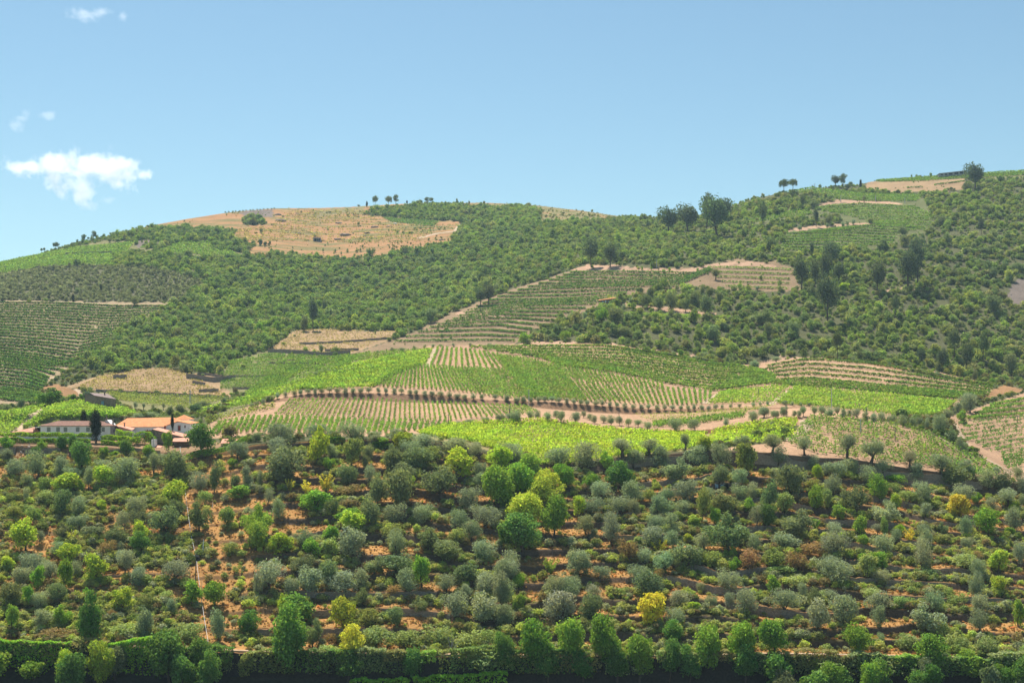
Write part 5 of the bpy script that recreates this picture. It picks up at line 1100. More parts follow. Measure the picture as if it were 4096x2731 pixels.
# cable down the near slope
cab = SP('A', [(1613, 195), (1650, 510), (1675, 720), (1712, 980), (1745, 1130)]) + SP('E', [(1757, 90), (1770, 215), (1805, 480), (1835, 680), (1868, 880), (1900, 1110)])
pts = []
ds = [540] + [None] * (len(cab) - 1)
for i, (a, b_) in enumerate(cab):
    Dq = 540 if i == 0 else min(pick(a, b_) - 3.0, 540); pts.append(PW(a, b_, Dq))
tag(MB().tube(pts, [.04] * len(pts), 5).build("power_cable", M_WPAINT), "thin white cable running down the near slope from the estate", "cable")
bx = empty("transformer_box", PW(*S('E', 1775, 120), pick(*S('E', 1752, 345)) - .1)); tag(bx, "black transformer box hung on the dark cable pole", "transformer")
MB().box(-.45, .45, -.45, .3, -.6, .6).box(-.3, .3, -.5, -.44, -.4, .4).tube([(-.2, -.1, .6), (-.2, -.1, .95)], [.07, .07]).tube([(.2, -.1, .6), (.2, -.1, .95)], [.07, .07]).build("casing", M_DARK, bx)
for i, (xa, ya, xb_, yb) in enumerate(((1898, 1110, 1945, 1235), (1918, 1140, 1975, 1235))):
    p = S('E', xa, ya); q = S('E', xb_, yb); Dq = 399.0
    o = empty("striped_pole", PW(q[0], q[1], Dq)); tag(o, ("red and white striped barrier pole leaning at the bottom edge" if i == 0 else "second striped pole leaning behind the red one at the bottom edge"), "pole")
    P0, P1 = Vector(PW(q[0], q[1], Dq)), Vector(PW(p[0], p[1], Dq))
    mbA, mbB = MB(), MB()
    for k in range(6):
        (mbA if k % 2 else mbB).tube([tuple(P0.lerp(P1, k / 6)), tuple(P0.lerp(P1, (k + 1) / 6))], [.1, .1], 6)
    part(mbA, "white_band", M_WPAINT, o); part(mbB, "red_band" if i == 0 else "dark_band", simple("red_paint", (.5, .05, .06), .5, .05) if i == 0 else M_GREY, o)
BO = []
# two people on a bare terrace
def person(fr, x, yb, label, lean):
    X, D, z = gp(*S(fr, x, yb))
    o = empty("person", (X, D, z)); tag(o, label, "person", "two people on the terraces")
    P_ = dict(pel=(0, 0, .92), sp=(lean * .06, -.02, 1.18), ch=(lean * .12, -.05, 1.38), nk=(lean * .15, -.07, 1.5), hd=(lean * .17, -.10, 1.6), ht=(lean * .18, -.11, 1.72),
              lh=(-.11, 0, .88), lk=(-.16, -.06, .48), la=(-.2, .02, .07), lt=(-.2, -.16, .03), rh=(.11, 0, .88), rk=(.14, -.1, .48), ra=(.2, 0, .07), rt=(.21, -.18, .03),
              ls=(-.19 + lean * .12, -.05, 1.38), le=(-.27 + lean * .1, -.12, 1.1), lw=(-.2 + lean * .1, -.32, 1.0), lf=(-.18, -.40, .97), rs=(.19 + lean * .12, -.05, 1.38), re=(.28 + lean * .1, -.1, 1.1), rw=(.24, -.3, .95), rf=(.22, -.38, .92))
    E_ = "pel-sp sp-ch ch-nk nk-hd hd-ht pel-lh lh-lk lk-la la-lt pel-rh rh-rk rk-ra ra-rt ch-ls ls-le le-lw lw-lf ch-rs rs-re re-rw rw-rf".split()
    R_ = dict(pel=.15, sp=.14, ch=.16, nk=.06, hd=.1, ht=.09, lh=.1, lk=.065, la=.045, lt=.04, rh=.1, rk=.065, ra=.045, rt=.04, ls=.075, le=.05, lw=.035, lf=.03, rs=.075, re=.05, rw=.035, rf=.03)
    def skin(keys, name, mat, grow=0):
        ks = [k for k in P_ if k in keys]; me = bpy.data.meshes.new(name)
        me.from_pydata([P_[k] for k in ks], [tuple(ks.index(q) for q in e.split('-')) for e in E_ if all(q in keys for q in e.split('-'))], [])
        ob = link(name, me, o); md = ob.modifiers.new("skin", 'SKIN')
        for k, sv in zip(ks, me.skin_vertices[0].data): sv.radius = (R_[k] + grow,) * 2
        me.skin_vertices[0].data[0].use_root = True
        ob.modifiers.new("sub", 'SUBSURF').levels = 1; ob.modifiers["sub"].render_levels = 1
        me.materials.append(mat); return ob
    return o, skin
M_SKIN = simple("skin", (.42, .26, .18), .6, .05, 3); M_SHIRT = simple("pale_shirt", (.74, .76, .80), .8, .05, 3); M_TROU = simple("dark_trousers", (.05, .05, .06), .8, .1, 3); M_HAIR = simple("dark_hair", (.03, .025, .02), .7, .1, 3)
def add_skin_layer(me):
    pass
for (x, lab_, lean) in ((1093, "person in white top standing on the bare orange terrace, left of two", .5), (1160, "person in pale top and dark trousers bending, right of two", -.8)):
    o, skin = person('B', x, 1198, lab_, lean)
    try:
        allk = "pel sp ch nk hd ht lh lk la lt rh rk ra rt ls le lw lf rs re rw rf".split()
        for keys, nm, mt, gr in ((allk, "body", M_SKIN, 0), ("pel sp ch ls le rs re".split(), "shirt", M_SHIRT, .022), ("pel lh lk la rh rk ra".split(), "trousers", M_TROU, .018)):
            ks = [k for k in allk if k in keys]
            skin_me = skin(keys, nm, mt, gr)
        hz_ = (lean * .175, -.08, 1.70)
        mb = MB()
        for i in range(4):
            pass
        import bmesh
        bm = bmesh.new(); bmesh.ops.create_uvsphere(bm, u_segments=10, v_segments=6, radius=.115); me = bpy.data.meshes.new("hair"); bm.to_mesh(me); bm.free(); me.materials.append(M_HAIR)
        hr = link("hair", me, o, hz_); hr.scale = (1, 1.1, .7)
    except Exception as ex:
        print("person", ex)
# barrels, planks and stones left on a terrace
for i, (x, y, m_) in enumerate(((1940, 438, M_BLUE), (1990, 440, M_BLUE), (2030, 438, M_DARK))):
    X, Dq, z = gp(*S('C', x, y + 12)); r = .62
    mb = MB().tube([(0, 0, 0), (0, 0, .12), (0, 0, .5), (0, 0, .9), (0, 0, 1.3), (0, 0, 1.38)], [r * .9, r, r, r * 1.04, r, r * .9], 14)
    o = mb.build("barrel", m_, None, (X, Dq, z)); tag(o, ["left blue-grey barrel beside the heap of rubble under a stone terrace", "middle blue-grey barrel beside the heap of rubble", "dark barrel right of the two blue ones"][i], "barrel", "barrels on the upper terrace")
for i, (fr, x, y, n) in enumerate((('C', 1960, 415, 26), ('C', 2110, 425, 22), ('C', 1590, 435, 8), ('C', 1310, 435, 12), ('A', 225, 215, 16), ('h1', 470, 1120, 8))):
    X, Dq, z = gp(*S(fr, x, y)); rr_ = np.random.default_rng(300 + i); bm = bmesh.new()
    for k in range(n):
        g0 = bmesh.ops.create_icosphere(bm, subdivisions=1, radius=.28 * rr_.uniform(.5, 1.5))
        dx, dy = rr_.normal(0, 1.6), rr_.normal(0, .6)
        for v in g0['verts']: v.co = Vector((v.co.x * 1.3 + dx, v.co.y + dy, v.co.z * .7 + float(gz(X + dx, Dq + dy)) - z + .1)) + Vector(rr_.normal(0, .05, 3))
    me = bpy.data.meshes.new("stone_heap"); bm.to_mesh(me); bm.free(); me.materials.append(simple("pale_stone", (.50, .42, .35), .9, .3, 2))
    o = link("stone_heap", me, None, (X, Dq, z)); tag(o, ["heap of pale and orange rubble beside the barrels", "heap of pale stones right of the barrels", "few pale stones left of the barrels", "scatter of stones under the wall with a leaning plank", "spill of broken stones at the gap in the yard wall", "small pile of white stones in front of the yard wall"][i], "stone heap")
p0, p1 = S('C', 1232, 402), S('C', 1315, 335); Dq = pick(*p0) - .4
tag(MB().tube([PW(*p0, Dq), PW(*p1, Dq + .6)], [.12, .12], 5).build("plank", simple("raw_wood", (.45, .29, .17), .8, .2)), "pale plank leaning against a stone terrace wall", "plank")
# dead tree at the bottom edge
X, Dq, z = gp(*S('J', 1810, 1215)); Dq -= 0; sc = Dq / F / 2.24 
d0 = empty("dead_tree", (X, Dq, z)); tag(d0, "bare grey dead tree standing in front of the dark bottom wall", "tree")
q = lambda x, y, dy=0.: ((x - 1810) * sc, dy, (1215 - y) * sc)
MB().tube([q(1810, 1225), q(1808, 1120), q(1802, 1020), q(1806, 960), q(1810, 830)], [.26, .22, .17, .12, .04], 7).build("trunk", M_DEAD, d0)
for br in ([(1802, 1030), (1770, 1025), (1740, 1040), (1695, 1025)], [(1806, 985), (1830, 960), (1850, 930), (1880, 895)], [(1805, 1000), (1785, 920), (1775, 860)], [(1808, 1090), (1822, 1060)], [(1808, 950), (1820, 900), (1822, 870)], [(1806, 990), (1850, 975), (1880, 965)]):
    MB().tube([q(*p_, (i * .3)) for i, p_ in enumerate(br)], [.1, .075, .05, .03][:len(br)], 5).build("branch", M_DEAD, d0)

# ---------------------------------------------------------------- walls, hedges, pergolas
def iso_wall(k, xa, xb, label, group):
    P, H = [], []
    for j in range(len(XS)):
        if xa <= XS[j] <= xb:
            col = np.where((DR > 406) & (DR < 538.5) & (sN2[:, j] >= k + .88))[0]
            if len(col):
                i = col[0]; P.append(((XS[j] - CX) / F * (DR[i] - .35), DR[i] - .35)); H.append(max(.7, .74 / NT * (zB[0, j] - zA[0, j]) * min(1, amp[i, j] * 1.05)))
    if len(P) > 4: return wall(P, H, label, group, 1.3)
WL = []
for k, xa, xb in ((0, 1000, 1500), (1, 1100, 1800), (2, 1150, 1750), (2, 2900, 3400), (3, 2500, 3000), (3, 3560, 4060), (4, 2700, 3100), (4, 3300, 3800), (5, 1050, 1350), (5, 3400, 3900), (6, 2450, 2700), (6, 3250, 3650), (7, 2950, 3300), (7, 3600, 4000), (8, 2500, 2700), (8, 3250, 3700), (9, 2850, 3250), (9, 3700, 4090), (10, 2550, 2750), (10, 3400, 3700), (11, 2500, 2720), (11, 2780, 2960), (12, 3500, 3800), (3, 300, 620), (6, 0, 130)):
    o = iso_wall(k, xa, xb, "w", "dry stone terrace walls of the near slope")
    if o: WL.append((o, k, (xa + xb) / 2))
ORDT = ["lowest", "second lowest", "third lowest", "fourth lowest", "fifth lowest", "sixth lowest", "seventh lowest", "eighth lowest", "ninth lowest", "tenth lowest", "eleventh lowest", "twelfth lowest", "thirteenth lowest"]
seen = {}
for o, k, mx in WL:
    side = "left" if mx < 800 else "left centre" if mx < 1600 else "centre" if mx < 2400 else "right centre" if mx < 2950 else "right" if mx < 3450 else "far right"
    lab = f"dark dry stone terrace wall on the {ORDT[k]} step, {side} of the near slope"; o["label"] = lab
# plateau edge wall, bottom path wall and yard walls
def line_wall(xs, Df, h, label, name="stone_wall", th=.6, mat=None):
    return wall([((x - CX) / F * Df(x), Df(x)) for x in xs], [h(x) for x in xs], label, None, th, name=name, mat=mat)
line_wall(range(2440, 2760, 20), lambda x: 538.3, lambda x: 3.0 + .3 * math.sin(x / 37), "brown earth and stone wall under the middle of the brightest vineyard", th=1.8)
line_wall(range(2990, 3950, 20), lambda x: 538.3, lambda x: 3.6 + .5 * math.sin(x / 53) + .3 * math.sin(x / 19), "long high brown wall along the plateau edge under bare-trunked olives", th=1.8)
line_wall(range(-250, 205, 15), lambda x: 537.8, lambda x: 2.6, "yard wall under the vine pergola, stretch left of the stone spill", th=1.8) if False else None
line_wall(range(95, 240, 12), lambda x: 537.9, lambda x: 2.6, "brown yard wall right of the stone spill, below the pergola", th=1.8)
line_wall(range(-300, 62, 12), lambda x: 537.9, lambda x: 2.6, "brown yard wall left of the stone spill, at the frame's edge", th=1.8)
line_wall(range(385, 640, 12), lambda x: 537.9, lambda x: 2.2, "brown yard wall between the big cypress and the tiny hut", th=1.8)
line_wall(range(-200, 4400, 30), lambda x: 398.3, lambda x: 6.9 + .25 * math.sin(x / 170), "tall dark stone wall holding the path along the bottom edge", th=1.2, mat=M_SHADE_STONE)
for i, (fr, pts, h, lab_) in enumerate((('q5', [(820, 890), (1300, 915), (1950, 948)], 1.6, "long dark wall at the foot of the tan terrace field"), ('q5', [(1592, 775), (1830, 808), (2012, 790)], 3.0, "tallest dark wall at the right end of the tan field"), ('q5', [(968, 778), (1085, 778)], 2.4, "short detached wall high on the tan field"),
        ('q5', [(1645, 820), (1750, 840)], 2, "short wall below the tallest one on the tan field"), ('q5', [(1700, 895), (1870, 890)], 2, "low wall near the small round trees on the tan field"), ('q5', [(1690, 738), (1895, 768)], 1.5, "upper thin wall beside the wood above the tan field"),
        ('q6', [(420, 275), (700, 265), (1230, 225)], 1.5, "upper wall of the bare plot under the wood"), ('q6', [(150, 340), (400, 352), (620, 374), (860, 352)], 2.6, "main dark wall under the bare plot with a lone tree"), ('q6', [(640, 332), (930, 325)], 1.6, "middle wall right of the lone tree"), ('q6', [(150, 440), (560, 443)], 1.3, "wall above the square green terrace plot"), ('q6', [(-200, 552), (360, 555)], 1.3, "wall below the square green terrace plot"), ('q6', [(-150, 655), (180, 655)], 1.2, "lowest wall of the green terrace plots"),
        ('q1', [(560, 1112), (950, 1100)], 2.5, "dark wall on the left hilltop above the green plots"), ('q1', [(-100, 1225), (300, 1225), (900, 1215)], 1.8, "low wall below the left hilltop's green plots"))):
    P = [gp(*p) [:2] for p in resample(SP(fr, pts), 8)]
    wall(P, [h], lab_, "field walls in the valley" if i < 12 else None, .7)
# hedges
def hedge(xs, Dc, z0, z1, depth, col, label, name="hedge", size=.3, dens=26, cat="hedge", droop=0):
    """leafy band between photo columns; Dc distance, z0/z1 bottom and top functions of photo x"""
    x = vr.uniform(xs[0], xs[1], int((xs[1] - xs[0]) / F * Dc * dens * 2.2)); n = len(x)
    wx = (x - CX) / F * Dc
    lo, hi = np.array([z0(v) for v in x]), np.array([z1(v) for v in x])
    hi = hi + (vnoise(wx / 1.6, np.zeros(n), 81) - .4) * .9
    t = vr.random(n) ** .8; cap = vr.random(n) < .4; t = np.where(cap, vr.uniform(.93, 1.03, n), t)
    y = Dc + np.where(cap, vr.uniform(-depth * .5, depth * 1.1, n), vr.normal(0, depth * .35, n)) - droop * (1 - t)
    Nn = unit(n, vr) * .9 + np.array([0, -.25, .35]) + cap[:, None] * np.array([0, 0, 1.0]); Nn /= np.linalg.norm(Nn, axis=1)[:, None]
    P3 = np.stack([wx, y, lo + (hi - lo) * t], 1); c = np.array([wx.mean(), Dc, lo.min()])
    Vv, Qq = cards(P3 - c, Nn, size, vr, .7)
    o = link(name, mesh_np(name, Vv, Qq, [M_LEAF]), None, c); o.color = (*col, 1); tag(o, label, cat); return o
ph = lambda y, D: (lambda x: zy(y, D))
def yl(pts, D): return lambda x: float(zy(np.interp(x, [p[0] for p in pts], [p[1] for p in pts]), D))
hedge((-150, 285), 397.7, yl([(0, 2668), (285, 2668)], 397.7), yl([(0, 2562), (285, 2572)], 397.7), 1.2, (.15, .26, .03), "ivy-green hedge hanging over the bottom wall at the left corner", size=.34, dens=60)
hedge((405, 620), 397.7, yl([(405, 2690), (620, 2700)], 397.7), yl([(405, 2578), (610, 2552)], 397.7), 1.2, (.15, .26, .03), "ivy-green hedge over the bottom wall left of the tall dark trees", size=.34, dens=60)
hedge((1400, 1640), 395.5, yl([(1400, 2790), (1640, 2790)], 395.5), yl([(1400, 2722), (1640, 2716)], 395.5), 2, (.16, .28, .03), "bright green hedge top at the bottom edge, left piece", size=.34, dens=50)
hedge((1650, 2030), 395.5, yl([(1650, 2790), (2030, 2790)], 395.5), yl([(1650, 2712), (1850, 2702), (2030, 2690)], 395.5), 2, (.16, .28, .03), "bright green hedge top at the bottom edge, right of the dead tree", size=.34, dens=50)
hedge((1800, 2060), 397.8, yl([(1800, 2680), (2060, 2680)], 397.8), yl([(1800, 2598), (2060, 2580)], 397.8), 1.4, (.12, .17, .05), "creeper spilling over the bottom wall beside the dead tree", size=.32, dens=45, droop=.8)
hedge((3430, 4300), 397.8, yl([(3430, 2700), (4300, 2700)], 397.8), yl([(3430, 2620), (3800, 2632), (4300, 2640)], 397.8), 1.6, (.10, .15, .045), "long creeper hanging over the bottom wall at the right corner", size=.34, dens=45, droop=.8)
hedge((3170, 3430), 397.8, yl([(3170, 2690), (3430, 2700)], 397.8), yl([(3170, 2630), (3430, 2622)], 397.8), 1.6, (.14, .15, .06), "dull green creeper on the bottom wall left of the right corner", size=.34, dens=40, droop=.8)
DP = 550; 
hedge((-150, 365), DP, yl([(0, 1744), (365, 1748)], DP), yl([(0, 1735), (140, 1731), (365, 1737)], DP), 2.5, (.15, .22, .025), "upper vine pergola running along the front of the white house", "vine_pergola", .3, 70, "pergola")
hedge((-150, 360), 545, yl([(0, 1769), (360, 1771)], 545), yl([(0, 1752), (360, 1759)], 545), 1.6, (.12, .19, .025), "lower leafy vine hedge above the brown yard wall", "vine_pergola", .3, 70, "pergola")
hedge((405, 560), DP, yl([(405, 1757), (560, 1772)], DP), yl([(405, 1741), (560, 1752)], DP), 2.5, (.15, .22, .025), "vine pergola right of the tallest cypress", "vine_pergola", .3, 70, "pergola")
hedge((405, 490), 545, yl([(405, 1781), (490, 1783)], 545), yl([(405, 1763), (490, 1770)], 545), 1.6, (.13, .20, .025), "clipped low hedge under the pergola right of the cypress", "hedge", .3, 70)
hedge((465, 530), 556, yl([(465, 1752), (530, 1755)], 556), yl([(465, 1720), (530, 1732)], 556), 2, (.16, .24, .025), "bright vine clump against the grey end of the white house", "vine_clump", .3, 60, "vine")
hedge((535, 625), 554, yl([(535, 1775), (625, 1770)], 554), yl([(535, 1733), (600, 1728), (625, 1750)], 554), 3, (.12, .20, .025), "tall leafy arbour on posts in front of the gateway", "vine_arbour", .32, 60, "arbour")
for i, x in enumerate((520, 545, 572, 579, 610)):
    s = (x - CX) / F * 552; tag(MB().tube([(0, 0, -3), (0, 0, 0), (0, 0, 3.8)], [.1, .09, .08], 6).build("arbour_post", M_WOOD, None, (s, 552, float(zy(1778, 552)))), f"{ORD[i]} from left among slim posts holding up the vine arbour", "post", "arbour posts")
hedge((745, 985), 536, yl([(745, 1840), (905, 1805), (985, 1765)], 536), yl([(745, 1818), (830, 1795), (905, 1790), (985, 1745)], 536), 2.2, (.12, .20, .03), "low leafy hedge under the big round tree", size=.3, dens=50)
hedge((1315, 1380), 537, yl([(1315, 1772), (1380, 1772)], 537), yl([(1315, 1750), (1380, 1756)], 537), 1.5, (.07, .14, .02), "clipped dark hedge piece between the edge olives, left", size=.28, dens=70)
hedge((1490, 1560), 537, yl([(1490, 1792), (1560, 1792)], 537), yl([(1490, 1768), (1560, 1772)], 537), 1.5, (.07, .14, .02), "clipped dark hedge piece between the edge olives, right", size=.28, dens=70)

for (xa, xb, yt, lab_, c_) in ((610, 790, 2590, "dark creeper over the bottom wall under the white cable", (.06, .10, .025)), (1040, 1180, 2615, "dull creeper over the bottom wall left of a tall dark tree", (.10, .12, .04)), (1230, 1440, 2600, "grey-green creeper over the bottom wall beside the golden tree", (.11, .135, .055)),
        (1440, 1640, 2608, "grey-green creeper hanging along the path left of the dead tree", (.10, .13, .05)), (2040, 2300, 2600, "deep green creeper over the bottom wall left of the bottom grove", (.07, .12, .03)), (3020, 3180, 2622, "dark creeper over the bottom wall right of the bottom grove", (.06, .10, .03))):
    hedge((xa, xb), 397.9, yl([(xa, 2690), (xb, 2690)], 397.9), yl([(xa, yt), (xb, yt + 6)], 397.9), 1.4, c_, lab_, "creeper", .32, 50, "creeper", .8)

for i, (x, y, w, c_) in enumerate(((240, 335, 60, 0), (265, 388, 90, 0), (1068, 442, 70, 0), (1190, 437, 60, 0), (815, 510, 100, 0), (1000, 492, 60, 0), (985, 520, 50, 0), (755, 547, 70, 0), (1182, 590, 26, 0), (415, 498, 50, 0), (760, 408, 60, 0), (655, 450, 30, 0), (1635, 552, 50, 0), (1243, 411, 36, 1), (1413, 437, 16, 1), (400, 325, 36, 0), (900, 340, 30, 0), (310, 485, 40, 0))):
    X, Dq, z = gp(*S('q2', x, y + 6)); bm = bmesh.new(); bmesh.ops.create_icosphere(bm, subdivisions=3, radius=.5); rr_ = np.random.default_rng(500 + i)
    co = np.array([v.co for v in bm.verts]); nn = fbm(co[:, 0] * 3 + i * 7, co[:, 1] * 3 + co[:, 2] * 4, 3, 4); ww = w / 2.138 / F * Dq
    for v, q_ in zip(bm.verts, nn): v.co = Vector((v.co.x * ww, v.co.y * ww * .7, v.co.z * ww * .34)) * (.55 + .9 * q_)
    me = bpy.data.meshes.new("boulder"); bm.to_mesh(me); bm.free(); me.materials.append(M_WPAINT if c_ else M_RUB)
    o = link("boulder", me, None, (X, Dq, z)); o["category"] = "boulder"; o["group"] = "boulders on the orange field"; BO.append((x, o, c_))
BO.sort(key=lambda t: t[0]); k0 = k1 = 0
for x, o, c_ in BO:
    if c_: o["label"] = ("left" if k1 == 0 else "right") + " of two white rocks on the orange field of the left hill"; k1 += 1
    else: o["label"] = f"{ORD[k0]} from left among dark boulders on the orange field of the left hill"; k0 += 1

cr2 = np.random.default_rng(77); xx = -250.; pieces = []
while xx < 4300:
    wd = cr2.uniform(70, 190); pieces.append((xx, xx + wd)); xx += wd + cr2.uniform(-20, 60)
CT = ["grey-green", "dull green", "deep green", "olive", "fresh green"]; CC = [(.17, .20, .09), (.15, .175, .055), (.09, .155, .035), (.17, .16, .06), (.15, .23, .045)]
for i, (xa, xb) in enumerate(pieces):
    q = int(cr2.integers(5)); yt = float(np.interp((xa + xb) / 2, XS, y_path)) + cr2.uniform(-14, 6); bot = yt + cr2.uniform(30, 85)
    hedge((xa, xb), 398.0, yl([(xa, bot), (xb, bot)], 398.0), yl([(xa, yt), ((xa + xb) / 2, yt - 8), (xb, yt)], 398.0), 2.0, CC[q], f"{CT[q]} creeper tuft on the rim of the bottom wall, {ORD[i]} from left", "creeper", .32, 46, "creeper", .7)
    COL.objects[-1]["group"] = "creepers on the bottom wall"
b0 = len(TREES)
for i in range(24):
    xs_ = cr2.uniform(-60, 950) if i < 7 else cr2.uniform(3020, 4180)
    tp = cr2.uniform(2630, 2700); wd = cr2.uniform(80, 150); tree('d' if i % 3 else 'g', xs_, (tp + 2800) / 2, wd, 2800 - tp, "Z", ['d', 'd', 'k', 'g', 'd'][i % 5], True, D=float(cr2.uniform(389, 396)))
bt = sorted(TREES[b0:], key=lambda t: t[4]); del TREES[b0:]
for i, t in enumerate(bt): tag(t[0], f"{ORD[i]} from left among bushy {WORD[t[2]]} trees cut off by the bottom edge", "tree", "trees along the bottom edge")
# ---------------------------------------------------------------- uncountable scrub: the woods of the hills and the undergrowth of the near slope
PROT = bpy.data.collections.new("scrub_kinds")      # source shapes only
def src(i, kind, seed, **k):
    rng = np.random.default_rng(seed); (Vv, Qq), c = crown(rng, **k)
    o = bpy.data.objects.new(f"{i:02d}_{kind}", mesh_np(kind, Vv, Qq, [M_LEAF_I])); PROT.objects.link(o)
NB = 6
for i in range(NB): src(i, "bush", 400 + i, nb=12, rb=(.2, .32), n=420, size=.075, cz=.42, rz=.52, aspect=.6, topheavy=.5, nb_bias=1.3)
for i in range(3): src(NB + i, "tussock", 420 + i, nb=9, rb=(.16, .3), n=260, size=.09, cz=.3, rz=.42, aspect=.35, topheavy=.5)
for i in range(3): src(NB + 3 + i, "tall_bush", 430 + i, nb=14, rb=(.18, .28), n=420, size=.07, cz=.52, rz=.5, aspect=.55)
ng = bpy.data.node_groups.new("scatter", 'GeometryNodeTree')
ng.interface.new_socket("Geometry", in_out='INPUT', socket_type='NodeSocketGeometry'); ng.interface.new_socket("Geometry", in_out='OUTPUT', socket_type='NodeSocketGeometry')
gi = ng.nodes.new("NodeGroupInput"); go = ng.nodes.new("NodeGroupOutput")
ci = ng.nodes.new("GeometryNodeCollectionInfo"); ci.inputs["Collection"].default_value = PROT; ci.inputs["Separate Children"].default_value = True; ci.inputs["Reset Children"].default_value = True
ip = ng.nodes.new("GeometryNodeInstanceOnPoints"); ip.inputs["Pick Instance"].default_value = True
def na(name, typ):
    n = ng.nodes.new("GeometryNodeInputNamedAttribute"); n.data_type = typ; n.inputs["Name"].default_value = name; return n.outputs["Attribute"]
ng.links.new(gi.outputs[0], ip.inputs["Points"]); ng.links.new(ci.outputs[0], ip.inputs["Instance"])
ng.links.new(na("idx", 'INT'), ip.inputs["Instance Index"]); ng.links.new(na("rot", 'FLOAT_VECTOR'), ip.inputs["Rotation"]); ng.links.new(na("scl", 'FLOAT_VECTOR'), ip.inputs["Scale"])
ng.links.new(ip.outputs[0], go.inputs[0])
def scatter(name, P, scl, idx, tint, label, cat):
    n = len(P); me = bpy.data.meshes.new(name); me.vertices.add(n); me.vertices.foreach_set("co", np.ascontiguousarray(P, np.float32).ravel())
    rot = np.zeros((n, 3), np.float32); rot[:, 2] = RNG.uniform(0, 6.28, n); rot[:, 0] = RNG.normal(0, .12, n)
    for nm, ty, ar in (("idx", 'INT', idx.astype(np.int32)), ("rot", 'FLOAT_VECTOR', rot), ("scl", 'FLOAT_VECTOR', scl.astype(np.float32)), ("tint", 'FLOAT_COLOR', np.c_[tint, np.ones(n)].astype(np.float32))):
        a = me.attributes.new(nm, ty, 'POINT'); a.data.foreach_set({'INT': "value", 'FLOAT_VECTOR': "vector", 'FLOAT_COLOR': "color"}[ty], np.ascontiguousarray(ar).ravel())
    o = link(name, me); o.modifiers.new("scatter", 'NODES').node_group = ng
    tag(o, label, cat, None, "stuff"); return o
def sample(n, dmin, dmax):
    """n points spread evenly over the ground between two distances, inside the view"""
    D = np.sqrt(RNG.uniform(dmin ** 2, dmax ** 2, n)); sx = RNG.uniform(-350, 4450, n); x = (sx - CX) / F * D
    return x, D, gz(x, D), sx
# hill woods
x, D, z, sx = sample(150000, 880, 1880)
sy = HY - z / D * F
d9 = np.interp(sx, XS, D9)
jx = (vnoise(x / 4, D / 4, 31) - .5) * 14; jy = (vnoise(x / 4, D / 4, 37) - .5) * 8
L = lab_at(sx + jx, sy + jy)
nz = fbm(x / 55, D / 55, 91, 4); nz2 = fbm(x / 16, D / 16, 93, 3)
right = np.clip((sx - 2100 + (sy - 900) * .9) / 500, 0, 1)     # drier, more open scrub on the right hill
prob = np.select([L == 0, L == 11, L == 1, L == 2, (L == 3) | (L == 4) | (L == 5) | (L >= 13), (L == 8) | (L == 12)], [.92 - .36 * right + np.where(nz2 < .40, -.25 * right - .22, 0), .8, np.clip((nz - .5) * 1.5, 0.01, .14), np.clip((nz - .45) * 1.2, .02, .2), .012, .06], 0)
keep = (RNG.random(len(x)) < prob) & (D < d9 + 60)
far_crest = D > d9 - 12
x, D, z, sx, sy, L, nz, nz2, right, d9 = (a[keep] for a in (x, D, z, sx, sy, L, nz, nz2, right, d9))
n = len(x)
size = np.where(L == 0, RNG.lognormal(1.36, .40, n) , np.where(L == 11, RNG.lognormal(1.0, .3, n), RNG.lognormal(.7, .4, n)))
size = np.minimum(size, 10.5) * np.where(D > d9 - 40, .6, 1)
hgt = size * RNG.uniform(.6, .95, n)
idx = np.where(RNG.random(n) < .25, NB + 3 + RNG.integers(0, 3, n), RNG.integers(0, NB, n))
hgt = np.where(idx >= NB + 3, hgt * 1.35, hgt)
base = np.where((nz > .5)[:, None], np.array([[.095, .145, .03]]), np.array([[.07, .115, .035]]))
pal = np.array([[.105, .145, .04], [.08, .11, .045], [.125, .135, .08], [.145, .155, .05], [.06, .08, .042], [.13, .11, .065]])
pw = RNG.random(n)
tint = base.copy()
for k, (a, b_) in enumerate(((0, .28), (.28, .5), (.5, .64), (.64, .80), (.80, .95), (.95, 1.01))):
    mm = (pw >= a) & (pw < b_); tint[mm] = pal[k] * .6 + base[mm] * .4
tint = np.where((L == 11)[:, None], np.array([.105, .115, .07]) * RNG.uniform(.7, 1.3, n)[:, None], tint)
tint = np.where(((L == 1) | (L == 2))[:, None], np.array([.13, .14, .06]) * RNG.uniform(.7, 1.2, n)[:, None], tint)
tint = tint * np.array([1.3, 1.3, 1.25]) * RNG.uniform(.72, 1.3, n)[:, None] * (1 + (right * .12)[:, None] * np.array([.5, 0, .2]))
scatter("hill_scrub", np.stack([x, D, z - .1], 1), np.stack([size, size, hgt], 1), idx, tint, "green scrub and low wood covering the far hillsides", "scrub")
# undergrowth of the near slope
x, D, z, sx = sample(115000, 402.5, 537)
sy = HY - z / D * F
nz = fbm(x / 11, D / 7, 51, 4); nb_ = np.interp(sx, [0, 600, 850, 1100, 1400, 5000], [.15, .12, -.18, -.06, .04, .06])
i_ = np.clip(np.searchsorted(DR, D) - 1, 0, len(DR) - 1); j_ = np.clip(((sx - XS[0]) / 6).astype(int), 0, len(XS) - 1)
ri = riser[i_, j_]; fr_ = ff[i_, j_]
L = lab_at(sx, sy)
pr_ = np.clip(.10 + (nz - .45 + nb_) * 3.2, .05, .62) * np.where(ri > .2, .10, 1) * np.where((fr_ > .62) & (sx > 1000), .30, 1) * np.where((fr_ < .16) & (sx > 1000), .45, 1) * np.where((L == 10) & (D > 510), .35, 1)
keep = RNG.random(len(x)) < pr_
x, D, z, sx, nz, ri = (a[keep] for a in (x, D, z, sx, nz, ri)); n = len(x)
dry = RNG.random(n) < np.clip(.42 - (nz - .45) * 2.2, .12, .75)
size = np.where(dry, RNG.uniform(.5, 1.3, n), RNG.lognormal(.42, .42, n))
